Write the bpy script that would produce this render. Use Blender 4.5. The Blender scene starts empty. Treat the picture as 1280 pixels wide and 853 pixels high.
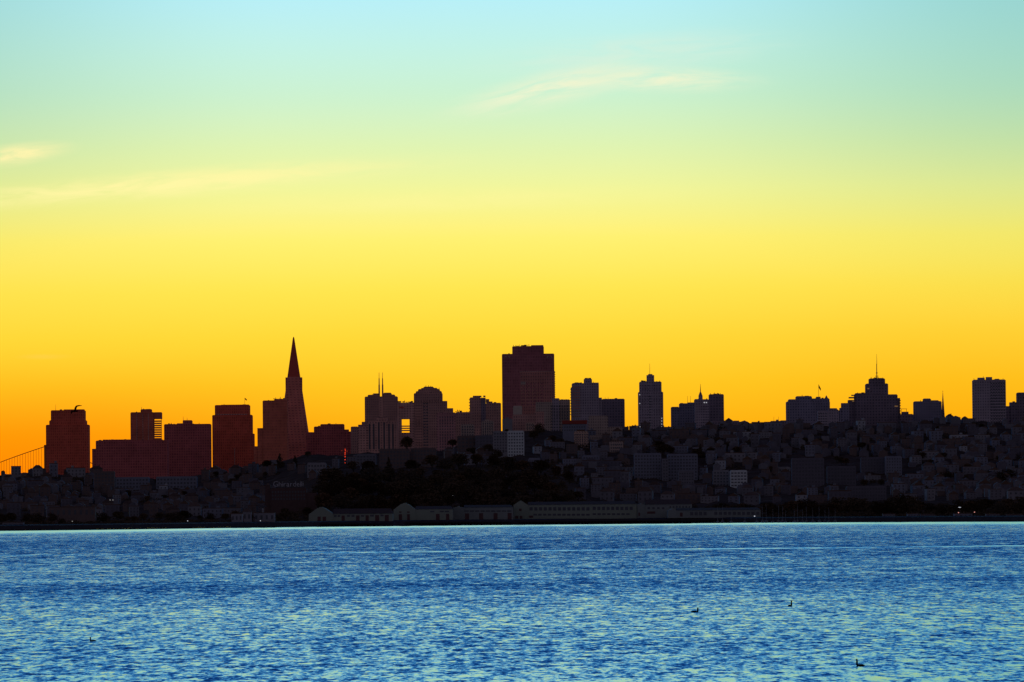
import bpy, bmesh, math, random
import numpy as np
from mathutils import Matrix, Vector
random.seed(7); rng = np.random.RandomState(11)
S = bpy.context.scene
COL = S.collection
PI = math.pi
# ------------------------------------------------------------------ camera
F = 6646.0; W0, H0 = 1280.0, 853.0; HOR = 639.0; CAMZ = 11.0
PITCH = math.atan((HOR - H0/2)/F); ROLL = math.radians(-0.5)
CM = Matrix.Rotation(PI/2 + PITCH, 3, 'X') @ Matrix.Rotation(ROLL, 3, 'Z')
def P(px, py, Y):
    v = CM @ Vector((px - W0/2, -(py - H0/2), -F))
    k = Y / v.y
    return Vector((v.x*k, Y, CAMZ + v.z*k))
CMI = CM.transposed()
def proj(x, y, z):
    v = CMI @ Vector((x, y, z - CAMZ))
    return W0/2 + F*v.x/-v.z, H0/2 - F*v.y/-v.z
def ground_depth(px, py, z=0.0):
    v = CM @ Vector((px - W0/2, -(py - H0/2), -F))
    return v.y * (z - CAMZ)/v.z
cam = bpy.data.cameras.new('camera'); co = bpy.data.objects.new('camera', cam); COL.objects.link(co)
co.matrix_world = Matrix.Translation((0, 0, CAMZ)) @ CM.to_4x4()
cam.sensor_width = 36.0; cam.lens = F/W0*36.0; cam.clip_start = 1.0; cam.clip_end = 60000.0
S.camera = co
S.view_settings.view_transform = 'Standard'; S.view_settings.look = 'None'
S.view_settings.exposure = 0.0; S.view_settings.gamma = 1.0
S.render.engine = 'CYCLES'

# ------------------------------------------------------------------ node helpers
def lin(c):
    r = []
    for v in c:
        v /= 255.0
        r.append(v/12.92 if v <= 0.04045 else ((v + 0.055)/1.055)**2.4)
    return (r[0], r[1], r[2], 1.0)
class NT:
    def __init__(s, tree): s.t = tree; tree.nodes.clear()
    def n(s, typ, **kw):
        nd = s.t.nodes.new(typ)
        for k, v in kw.items(): setattr(nd, k, v)
        return nd
    def put(s, sock, v):
        if isinstance(v, bpy.types.NodeSocket): s.t.links.new(v, sock)
        elif v is not None: sock.default_value = v
    def m(s, op, a, b=None, c=None, clamp=False):
        nd = s.n('ShaderNodeMath', operation=op); nd.use_clamp = clamp
        s.put(nd.inputs[0], a); s.put(nd.inputs[1], b); s.put(nd.inputs[2], c)
        return nd.outputs[0]
    def mr(s, v, a, b, c, d, smooth=True):
        nd = s.n('ShaderNodeMapRange'); nd.interpolation_type = 'SMOOTHSTEP' if smooth else 'LINEAR'; nd.clamp = True
        s.put(nd.inputs[0], v)
        for i, q in enumerate((a, b, c, d)): s.put(nd.inputs[i+1], q)
        return nd.outputs[0]
    def mix(s, f, a, b, blend='MIX'):
        nd = s.n('ShaderNodeMix', data_type='RGBA', blend_type=blend)
        s.put(nd.inputs[0], f); s.put(nd.inputs[6], a); s.put(nd.inputs[7], b)
        return nd.outputs[2]
    def ramp(s, f, stops, interp='LINEAR'):
        nd = s.n('ShaderNodeValToRGB'); cr = nd.color_ramp; cr.interpolation = interp
        while len(cr.elements) > 1: cr.elements.remove(cr.elements[-1])
        cr.elements[0].position = stops[0][0]; cr.elements[0].color = stops[0][1]
        for p, c in stops[1:]:
            e = cr.elements.new(p); e.color = c
        s.put(nd.inputs[0], f); return nd.outputs[0]
    def vec(s, x, y, z):
        nd = s.n('ShaderNodeCombineXYZ')
        for i, q in enumerate((x, y, z)): s.put(nd.inputs[i], q)
        return nd.outputs[0]
    def noise(s, v, scale, detail=2.0, rough=0.5, dist=0.0):
        nd = s.n('ShaderNodeTexNoise'); s.put(nd.inputs['Vector'], v)
        nd.inputs['Scale'].default_value = scale; nd.inputs['Detail'].default_value = detail
        nd.inputs['Roughness'].default_value = rough; nd.inputs['Distortion'].default_value = dist
        return nd.outputs['Fac'], nd.outputs['Color']
    def sep(s, v):
        nd = s.n('ShaderNodeSeparateXYZ'); s.put(nd.inputs[0], v); return nd.outputs

# ------------------------------------------------------------------ world: dawn sky
SUN_AZ = math.atan((-420 - 640)/F); SUN_EL = math.radians(0.8)
wd = bpy.data.worlds.new('World'); S.world = wd; wd.use_nodes = True
N = NT(wd.node_tree)
tc = N.n('ShaderNodeTexCoord'); X, Yd, Z = N.sep(tc.outputs['Generated'])
ysafe = N.m('MAXIMUM', Yd, 0.05)
u = N.m('DIVIDE', X, ysafe); el = N.m('DIVIDE', Z, ysafe)
zc = N.m('MAXIMUM', Z, 0.0); sq = N.m('SQRT', zc)
def zp(z): return math.sqrt(z)
def zy(py): return math.sqrt(max(0.0, (HOR - py)/F))
front = N.ramp(sq, [(0.0, lin((255,150,6))), (zy(580), lin((255,163,10))), (zy(540), lin((255,174,16))), (zy(480), lin((255,198,34))),
    (zy(420), lin((255,214,56))), (zy(360), lin((255,228,80))), (zy(300), lin((253,239,112))), (zy(240), lin((238,244,153))),
    (zy(180), lin((217,242,180))), (zy(120), lin((198,240,208))), (zy(60), lin((189,240,230))), (zy(0), lin((178,238,248))),
    (zp(0.13), lin((148,222,250))), (zp(0.2), lin((95,190,245))), (zp(0.35), lin((40,130,222))), (zp(0.6), lin((20,70,160))), (1.0, lin((12,38,100)))])
# warmer towards the sun on the left, low down
fl = N.m('MULTIPLY', N.mr(u, 0.0, -0.10, 0.0, 1.0), N.mr(el, 0.034, 0.004, 0.0, 1.0))
front = N.mix(N.m('MULTIPLY', fl, 0.85), front, lin((255,128,0)))
fr = N.m('MULTIPLY', N.mr(u, 0.01, 0.09, 0.0, 1.0), N.mr(el, 0.05, 0.01, 0.0, 1.0))
front = N.mix(N.m('MULTIPLY', fr, 0.40), front, lin((255,165,0)))
# upper corners are a little deeper than the middle
cor = N.m('MULTIPLY', N.mr(N.m('ABSOLUTE', N.m('ADD', u, 0.012)), 0.03, 0.12, 0.0, 1.0), N.m('MULTIPLY', N.mr(el, 0.05, 0.1, 0.0, 1.0), N.mr(el, 0.11, 0.17, 1.0, 0.0)))
front = N.mix(N.m('MULTIPLY', cor, 0.45), front, lin((140,208,212)))
vg = N.m('MULTIPLY', N.mr(N.m('ABSOLUTE', N.m('ADD', u, 0.012)), 0.025, 0.115, 0.0, 1.0), N.m('MULTIPLY', N.mr(el, 0.02, 0.075, 0.0, 1.0), N.mr(el, 0.11, 0.17, 1.0, 0.0)))
front = N.mix(vg, front, (0.80,0.86,0.79,1), 'MULTIPLY')
# cirrus
def cirrus(front, cx, cy, wx, wy, ang, strength, seed, col):
    cu = (cx - 640)/F; ce = (HOR - cy)/F
    a = N.m('SUBTRACT', u, cu); b = N.m('SUBTRACT', el, ce)
    ca, sa = math.cos(ang), math.sin(ang)
    p = N.m('ADD', N.m('MULTIPLY', a, ca), N.m('MULTIPLY', b, sa))
    q = N.m('SUBTRACT', N.m('MULTIPLY', b, ca), N.m('MULTIPLY', a, sa))
    d = N.m('SQRT', N.m('ADD', N.m('POWER', N.m('DIVIDE', p, wx/F), 2.0), N.m('POWER', N.m('DIVIDE', q, wy/F), 2.0)))
    mask = N.mr(d, 1.0, 0.0, 0.0, 1.0)
    nf, _ = N.noise(N.vec(N.m('MULTIPLY', p, 70.0), N.m('MULTIPLY', q, 420.0), seed), 1.0, 4.0, 0.6, 0.6)
    nf = N.mr(nf, 0.22, 0.66, 0.0, 1.0)
    return N.mix(N.m('MULTIPLY', N.m('MULTIPLY', mask, nf), strength), front, col)
CC = lin((238,243,208))
front = cirrus(front, 695, 110, 175, 30, 0.22, 1.0, 1.3, CC)
front = cirrus(front, 830, 100, 160, 22, -0.03, 0.95, 4.1, CC)
front = cirrus(front, 800, 66, 260, 34, 0.06, 0.6, 7.7, lin((215,238,220)))
front = cirrus(front, 18, 188, 95, 18, 0.12, 1.0, 9.2, lin((255,244,176)))
front = cirrus(front, 190, 228, 460, 24, 0.075, .85, 12.4, lin((255,246,168)))
front = cirrus(front, 560, 250, 400, 20, 0.02, 0.35, 15.4, lin((252,246,160)))
front = cirrus(front, 55, 441, 45, 5, 0.0, 0.5, 18.4, lin((255,206,80)))
back = N.ramp(sq, [(0.0, (0.24,0.215,0.285,1)), (0.4, (0.195,0.18,0.25,1)), (0.7, (0.07,0.075,0.115,1)), (1.0, (0.02,0.03,0.06,1))])
fb = N.mr(Yd, 0.0, 0.7, 0.0, 1.0)
skycol = N.mix(fb, back, front)
nish = N.n('ShaderNodeTexSky'); nish.sky_type = 'NISHITA'; nish.sun_disc = False
nish.sun_elevation = SUN_EL; nish.sun_rotation = SUN_AZ
skycol = N.mix(0.004, skycol, nish.outputs[0], 'ADD')
skycol = N.mix(N.mr(Z, -0.02, -0.001, 0.0, 1.0), (0.01,0.012,0.02,1), skycol)
bg = N.n('ShaderNodeBackground'); N.put(bg.inputs[0], skycol); bg.inputs[1].default_value = 1.0
out = N.n('ShaderNodeOutputWorld'); N.t.links.new(bg.outputs[0], out.inputs[0])
sl = bpy.data.lights.new('sun', 'SUN'); sl.energy = 0.08; sl.angle = math.radians(6); sl.color = (1.0, 0.55, 0.2)
so = bpy.data.objects.new('sun', sl); COL.objects.link(so)
sd = Vector((math.sin(SUN_AZ)*math.cos(SUN_EL), math.cos(SUN_AZ)*math.cos(SUN_EL), math.sin(SUN_EL)))
so.rotation_euler = sd.to_track_quat('Z', 'Y').to_euler()

# ------------------------------------------------------------------ materials
MATS = {}
def pr(Nn, col, rough=0.8, normal=None, spec=0.25, emit=None, estr=0.0):
    b = Nn.n('ShaderNodeBsdfPrincipled')
    Nn.put(b.inputs['Base Color'], col); b.inputs['Roughness'].default_value = rough
    b.inputs['Specular IOR Level'].default_value = spec
    if normal is not None: Nn.put(b.inputs['Normal'], normal)
    if emit: b.inputs['Emission Color'].default_value = emit; b.inputs['Emission Strength'].default_value = estr
    o = Nn.n('ShaderNodeOutputMaterial'); Nn.t.links.new(b.outputs[0], o.inputs[0]); return b
def newmat(name):
    m = bpy.data.materials.new(name); m.use_nodes = True; return m, NT(m.node_tree)
def plain(name, col, rough=0.8, var=0.25, scale=0.3, spec=0.02, emit=None, estr=0.0):
    if name in MATS: return MATS[name]
    m, n = newmat(name); g = n.n('ShaderNodeNewGeometry')
    f, _ = n.noise(g.outputs['Position'], scale, 3.0, 0.6)
    c = n.mix(f, tuple(v*(1 - var) for v in col[:3]) + (1,), tuple(v*(1 + var) for v in col[:3]) + (1,))
    pr(n, c, rough, spec=spec, emit=emit, estr=estr); MATS[name] = m; return m
def facade(name, wall, glass, floor=3.6, bay=3.0, mort=0.30, squash=1.0, offset=0.0, vert=False, zt=None):
    """curtain wall / punched window pattern, in metres"""
    if name in MATS: return MATS[name]
    m, n = newmat(name); g = n.n('ShaderNodeNewGeometry')
    x, y, z = n.sep(g.outputs['Position'])
    v = n.vec(n.m('ADD', x, n.m('MULTIPLY', y, 0.83)), z, 0.0)
    bt = n.n('ShaderNodeTexBrick'); bt.offset = 0.0; bt.squash = 1.0
    n.put(bt.inputs['Vector'], v); bt.inputs['Scale'].default_value = 1.0
    bt.inputs['Brick Width'].default_value = bay; bt.inputs['Row Height'].default_value = floor
    bt.inputs['Mortar Size'].default_value = mort*min(floor, bay); bt.inputs['Mortar Smooth'].default_value = 0.1
    bt.inputs['Bias'].default_value = 0.0
    g1 = tuple(q*0.78 for q in glass[:3]) + (1,); g2 = tuple(q*1.25 for q in glass[:3]) + (1,)
    bt.inputs['Color1'].default_value = g1; bt.inputs['Color2'].default_value = g2
    bt.inputs['Mortar'].default_value = tuple(wall[:3]) + (1,)
    f, _ = n.noise(g.outputs['Position'], 0.06, 3.0, 0.6)
    c = n.mix(1.0, bt.outputs['Color'], n.ramp(f, [(0.25, (0.8,0.8,0.8,1)), (0.75, (1.2,1.2,1.2,1))]), 'MULTIPLY')
    pr(n, c, 0.85, spec=0.0); MATS[name] = m; return m

C_red1 = (0.42, 0.060, 0.048); C_red2 = (0.42, 0.075, 0.085); C_maroon = (0.36, 0.055, 0.075)  # dawn haze is put into these tower colours, reddest on the left
M_redA = facade('haze-tinted rust brown facade', (0.660, 0.126, 0.075), (0.474, 0.075, 0.051), 3.8, 2.6, 0.25)
M_redB = facade('haze-tinted maroon facade', (0.468, 0.120, 0.114), (0.299, 0.071, 0.077), 3.6, 3.2, 0.22)
M_redC = facade('haze-tinted ribbed facade', (0.596, 0.165, 0.103), (0.401, 0.095, 0.074), 3.8, 1.8, 0.30)
M_redD = facade('haze-tinted pyramid concrete', (0.638, 0.192, 0.147), (0.386, 0.105, 0.093), 3.7, 5.0, 0.34)
M_dkred = plain('haze-tinted dark red plant', (0.50,0.085,0.06))
M_brownA = facade('brown stone facade', (0.438, 0.223, 0.189), (0.207, 0.113, 0.112), 3.4, 2.8, 0.30)
M_brownB = facade('warm concrete facade', (0.589, 0.298, 0.244), (0.241, 0.127, 0.122), 3.3, 3.6, 0.28)
M_granite = facade('dark red granite facade', (0.374, 0.131, 0.140), (0.248, 0.087, 0.100), 3.9, 2.2, 0.25)
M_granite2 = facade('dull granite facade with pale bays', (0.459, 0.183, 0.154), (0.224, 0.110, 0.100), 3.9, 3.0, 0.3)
M_pink = facade('dusty pink slab facade', (0.439, 0.204, 0.198), (0.209, 0.098, 0.112), 3.1, 3.0, 0.33)
M_tan = facade('tan apartment facade', (0.435, 0.272, 0.210), (0.129, 0.082, 0.082), 3.2, 3.0, 0.32)
M_tan2 = facade('grey tan apartment facade', (0.367, 0.257, 0.215), (0.143, 0.102, 0.099), 3.2, 2.6, 0.32)
M_slate = facade('slate tower facade', (0.338, 0.263, 0.297), (0.145, 0.119, 0.147), 3.2, 2.8, 0.28)
M_slate2 = facade('dark slate facade', (0.216, 0.158, 0.189), (0.112, 0.089, 0.119), 3.4, 3.4, 0.25)
M_navy = facade('navy grey facade', (0.234, 0.201, 0.261), (0.105, 0.095, 0.140), 3.2, 3.0, 0.28)
M_grid = facade('pale grid tower facade', (0.27,0.25,0.29), (0.09,0.085,0.12), 3.1, 3.3, 0.27)
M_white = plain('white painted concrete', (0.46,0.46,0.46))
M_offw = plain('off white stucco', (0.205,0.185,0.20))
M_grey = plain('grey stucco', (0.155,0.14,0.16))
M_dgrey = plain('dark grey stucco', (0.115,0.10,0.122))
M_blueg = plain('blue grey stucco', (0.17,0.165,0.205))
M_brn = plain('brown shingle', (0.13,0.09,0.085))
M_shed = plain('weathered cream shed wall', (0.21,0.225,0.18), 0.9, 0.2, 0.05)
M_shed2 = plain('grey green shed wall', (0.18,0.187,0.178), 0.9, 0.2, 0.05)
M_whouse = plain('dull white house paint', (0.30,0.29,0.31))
M_win = plain('dark window glass', (0.072,0.068,0.08), 0.5, 0.3, 0.5, 0.2)
M_winh = plain('dim house window', (0.085,0.072,0.085), 0.5, 0.3, 0.5, 0.1)
M_door = plain('dull maroon door', (0.10,0.05,0.05))
M_roofd = plain('dark tar roof', (0.075,0.040,0.028), 0.95, spec=0.05)
M_roofr = plain('red tile roof', (0.24,0.045,0.035), 0.95)
M_roofg = plain('grey shingle roof', (0.105,0.060,0.045), 0.95, spec=0.05)
M_roofb = plain('brown shingle roof', (0.095,0.048,0.032), 0.95, spec=0.05)
M_metal = plain('dark steel', (0.07,0.065,0.07), 0.6)
M_bridge = plain('rust tinted bridge steel', (0.42,0.11,0.035), 0.7)
M_mast = plain('pale aluminium mast', (0.22,0.21,0.21), 0.6)
M_pile = plain('black tarred piles', (0.03,0.025,0.03), 0.95)
M_sea = plain('dark seawall stone', (0.035,0.028,0.034), 0.95, 0.5, 0.2)
M_feather = plain('black brown feathers', (0.006,0.005,0.006), 0.95, spec=0.0)
M_beak = plain('dull beak', (0.05,0.04,0.02), 0.6)
M_flag = plain('dark flag cloth', (0.10,0.02,0.03), 0.9)
M_sign = plain('pale sign letters', (0.33,0.30,0.31), 0.8)
M_brick = plain('dark red brick', (0.085,0.05,0.048), 0.95)
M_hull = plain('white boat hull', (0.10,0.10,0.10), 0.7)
def glow(name, c, s): return plain(name, c, 0.5, 0.0, emit=tuple(c[:3]) + (1,), estr=s)
M_lw = glow('white lamp glass', (0.7,0.73,0.8), .8)
M_lr = glow('red lamp glass', (1.0,0.06,0.02), 1.1)
M_lp = glow('pinkish lamp glass', (1.0,0.40,0.33), .8)
M_leaf = []
for i, c in enumerate([(0.075,0.044,0.026), (0.062,0.038,0.024), (0.088,0.046,0.026)]):
    m, n = newmat('foliage %s' % ['dull green', 'dark green', 'brown green'][i]); g = n.n('ShaderNodeNewGeometry')
    f, _ = n.noise(g.outputs['Position'], 0.35, 3.0, 0.6)
    pr(n, n.mix(f, tuple(v*0.35 for v in c) + (1,), tuple(v*1.7 for v in c) + (1,)), 0.9, spec=0.0); M_leaf.append(m)
M_bark = plain('bark', (0.04,0.03,0.025), 0.95)

# ------------------------------------------------------------------ mesh helpers
class MB:
    def __init__(s): s.bm = bmesh.new()
    def box(s, x0, x1, y0, y1, z0, z1):
        b = s.bm; v = [b.verts.new(p) for p in ((x0,y0,z0),(x1,y0,z0),(x1,y1,z0),(x0,y1,z0),(x0,y0,z1),(x1,y0,z1),(x1,y1,z1),(x0,y1,z1))]
        for f in ((0,3,2,1),(4,5,6,7),(0,1,5,4),(1,2,6,5),(2,3,7,6),(3,0,4,7)): b.faces.new([v[i] for i in f])
        return s
    def prism(s, poly, y0, y1):
        """closed xz outline extruded along y"""
        b = s.bm; a = [b.verts.new((x, y0, z)) for x, z in poly]; c = [b.verts.new((x, y1, z)) for x, z in poly]
        n = len(poly); b.faces.new(a); b.faces.new(c[::-1])
        for i in range(n): b.faces.new((a[i], c[i], c[(i+1) % n], a[(i+1) % n]))
        bmesh.ops.recalc_face_normals(b, faces=b.faces[:]); return s
    def hull(s, base, top):
        b = s.bm; a = [b.verts.new(p) for p in base]; c = [b.verts.new(p) for p in top]; n = len(a)
        b.faces.new(a[::-1]); b.faces.new(c)
        for i in range(n): b.faces.new((a[i], a[(i+1) % n], c[(i+1) % n], c[i]))
        bmesh.ops.recalc_face_normals(b, faces=b.faces[:]); return s
    def frustum(s, x0, x1, y0, y1, z0, X0, X1, Y0, Y1, z1):
        return s.hull([(x0,y0,z0),(x1,y0,z0),(x1,y1,z0),(x0,y1,z0)], [(X0,Y0,z1),(X1,Y0,z1),(X1,Y1,z1),(X0,Y1,z1)])
    def tube(s, p0, p1, r0, r1=None, seg=6):
        r1 = r0 if r1 is None else r1; p0 = Vector(p0); p1 = Vector(p1); d = (p1 - p0).normalized()
        q = d.to_track_quat('Z', 'Y'); b = s.bm
        A = [b.verts.new(p0 + q @ Vector((math.cos(2*PI*i/seg)*r0, math.sin(2*PI*i/seg)*r0, 0))) for i in range(seg)]
        B = [b.verts.new(p1 + q @ Vector((math.cos(2*PI*i/seg)*r1, math.sin(2*PI*i/seg)*r1, 0))) for i in range(seg)]
        for i in range(seg): b.faces.new((A[i], A[(i+1) % seg], B[(i+1) % seg], B[i]))
        b.faces.new(A[::-1]); b.faces.new(B); return s
    def cyl(s, cx, cy, z0, z1, r0, r1=None, seg=16): return s.tube((cx,cy,z0), (cx,cy,z1), r0, r1, seg)
    def build(s, name, mat, parent=None, origin=None, smooth=False):
        if origin is not None: bmesh.ops.translate(s.bm, verts=s.bm.verts[:], vec=-Vector(origin))
        me = bpy.data.meshes.new(name); s.bm.to_mesh(me); s.bm.free(); me.materials.append(mat)
        if smooth:
            for p in me.polygons: p.use_smooth = True
        o = bpy.data.objects.new(name, me); COL.objects.link(o)
        if parent is not None: o.parent = parent
        return o
def tag(o, label=None, cat=None, group=None, kind=None):
    if label: o['label'] = label
    if cat: o['category'] = cat
    if group: o['group'] = group
    if kind: o['kind'] = kind
    return o
def empty(name, loc, label, cat, group=None, rz=0.0):
    o = bpy.data.objects.new(name, None); COL.objects.link(o); o.location = loc; o.rotation_euler = (0, 0, rz)
    o.empty_display_size = 0.5
    return tag(o, label, cat, group)
def kids(o): return [c for c in COL.objects if c.parent == o]
def copy_tree(proto, children, loc, rz=0.0, sc=(1,1,1)):
    r = proto.copy(); COL.objects.link(r); r.location = loc; r.rotation_euler = (0, 0, rz); r.scale = sc
    mp = {}
    for ch in children:
        c = ch.copy(); COL.objects.link(c); c.parent = mp.get(ch.parent, r); mp[ch] = c
    return r
ORD = ['', 'second ', 'third ', 'fourth ', 'fifth ', 'sixth ', 'seventh ', 'eighth ', 'ninth ', 'tenth ', 'eleventh ', 'twelfth ', 'thirteenth ', 'fourteenth ', 'fifteenth ', 'sixteenth ', 'seventeenth ', 'eighteenth ', 'nineteenth ', 'twentieth ',
       'twenty-first ', 'twenty-second ', 'twenty-third ', 'twenty-fourth ', 'twenty-fifth ', 'twenty-sixth ', 'twenty-seventh ', 'twenty-eighth ', 'twenty-ninth ', 'thirtieth ']

# ------------------------------------------------------------------ terrain
SHORE = [(-700,668),(0,663.8),(130,662.4),(255,660.6),(395,658.6),(520,657.2),(640,656.0),(760,654.8),(890,653.8),(1020,653.2),(1150,652.6),(1280,652.2),(2000,651)]
def ip(px, tab): return float(np.interp(px, [a for a, _ in tab], [b for _, b in tab]))
def Ds(px):
    q = min(max(px, -50), 1330)
    return ground_depth(q, ip(q, SHORE), 0.0)
RIDGE = [(-900,590),(0,592.5),(60,592),(115,593),(200,600),(262,594),(300,588),(340,578),(380,570),(430,568),(500,566),(560,562),(600,550),(640,541),(690,538),(740,541),(780,536.5),(830,538),(880,536),(905,529.5),(940,535),(980,532),(1050,533),(1120,533),(1180,525),(1216,528),(1280,528),(2200,530)]
BLUFF = [(-900,5),(0,5),(300,6),(345,9),(380,20),(420,34),(540,36),(640,32),(700,28),(735,12),(780,8),(2200,7)]
MID = [(-900,16),(0,18),(150,14),(260,18),(330,28),(400,48),(560,52),(660,54),(720,48),(800,42),(900,38),(1280,36),(2200,36)]
YR = 6100.0
def zg(px, Y):
    d = Ds(px); zr = P(px, ip(px, RIDGE), YR).z
    ks = [-1000, d - 400, d, d + 42, d + 150, d + 520, 5480, YR, 6700, 7500, 12000, 40000]
    zs = [-6, -6, -0.4, 3.0, 4.0, ip(px, BLUFF), ip(px, MID), zr, zr*0.45, 10, 6, 0]
    return float(np.interp(Y, ks, zs))
def terrain():
    pxs = list(np.arange(-2600, -100, 125.0)) + list(np.arange(-100, 1400, 10.0)) + list(np.arange(1400, 3900, 125.0))
    bm = bmesh.new(); rows = []
    fr = [-400, 0, 20, 42, 90, 150, 220, 300, 380, 450, 520]
    for px in pxs:
        d = Ds(px); ds = [d + q for q in fr] + list(np.linspace(5250, YR, 18)) + [6250, 6450, 6700, 7100, 7500, 9000, 12000, 20000, 40000]
        col = []
        for Y in ds:
            x = P(px, HOR, Y).x; z = zg(px, Y)
            if Y > d + 150: z += 1.2*math.sin(px*0.09 + Y*0.011) + 0.8*math.sin(px*0.31 - Y*0.023)
            col.append(bm.verts.new((x, Y, z)))
        rows.append(col)
    for a, b in zip(rows[:-1], rows[1:]):
        for i in range(len(a) - 1): bm.faces.new((a[i], b[i], b[i+1], a[i+1]))
    me = bpy.data.meshes.new('hills'); bm.to_mesh(me); bm.free()
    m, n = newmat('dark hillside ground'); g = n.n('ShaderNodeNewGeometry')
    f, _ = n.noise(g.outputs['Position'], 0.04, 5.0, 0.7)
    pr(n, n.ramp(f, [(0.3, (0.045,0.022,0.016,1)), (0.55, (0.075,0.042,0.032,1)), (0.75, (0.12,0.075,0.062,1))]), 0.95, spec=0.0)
    me.materials.append(m)
    o = bpy.data.objects.new('hills', me); COL.objects.link(o); tag(o, kind='structure')
terrain()
# added glossy strip tilted to mirror the bright sky, and the seawall behind it
def ribbon(name, mat, prof):
    bm = bmesh.new(); prev = None
    for px in np.arange(-700, 2001, 12.0):
        d = Ds(px); ring = [bm.verts.new((P(px, HOR, d + q).x, d + q, z)) for q, z in prof]
        if prev:
            for i in range(len(ring) - 1): bm.faces.new((prev[i], ring[i], ring[i+1], prev[i+1]))
        prev = ring
    me = bpy.data.meshes.new(name); bm.to_mesh(me); bm.free(); me.materials.append(mat)
    o = bpy.data.objects.new(name, me); COL.objects.link(o); return o
m, n = newmat('sky mirroring strip'); g = n.n('ShaderNodeNewGeometry')
f, _ = n.noise(g.outputs['Position'], 0.05, 3.0, 0.6)
gl = n.n('ShaderNodeBsdfGlossy'); gl.inputs['Roughness'].default_value = 0.08
n.put(gl.inputs['Color'], n.ramp(f, [(0.3, (0.75,0.78,0.72,1)), (0.7, (0.95,0.95,0.9,1))]))
o_ = n.n('ShaderNodeOutputMaterial'); n.t.links.new(gl.outputs[0], o_.inputs[0])
tag(ribbon('shore_glint_strip', m, [(-6, -0.05), (0, 0.7), (2, 0.75)]), kind='structure')
tag(ribbon('seawall', M_sea, [(1.6, 0.9), (2.0, 3.6), (30, 4.4), (60, 4.3)]), 'long dark seawall running along the whole waterline below the city', 'seawall')

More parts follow.
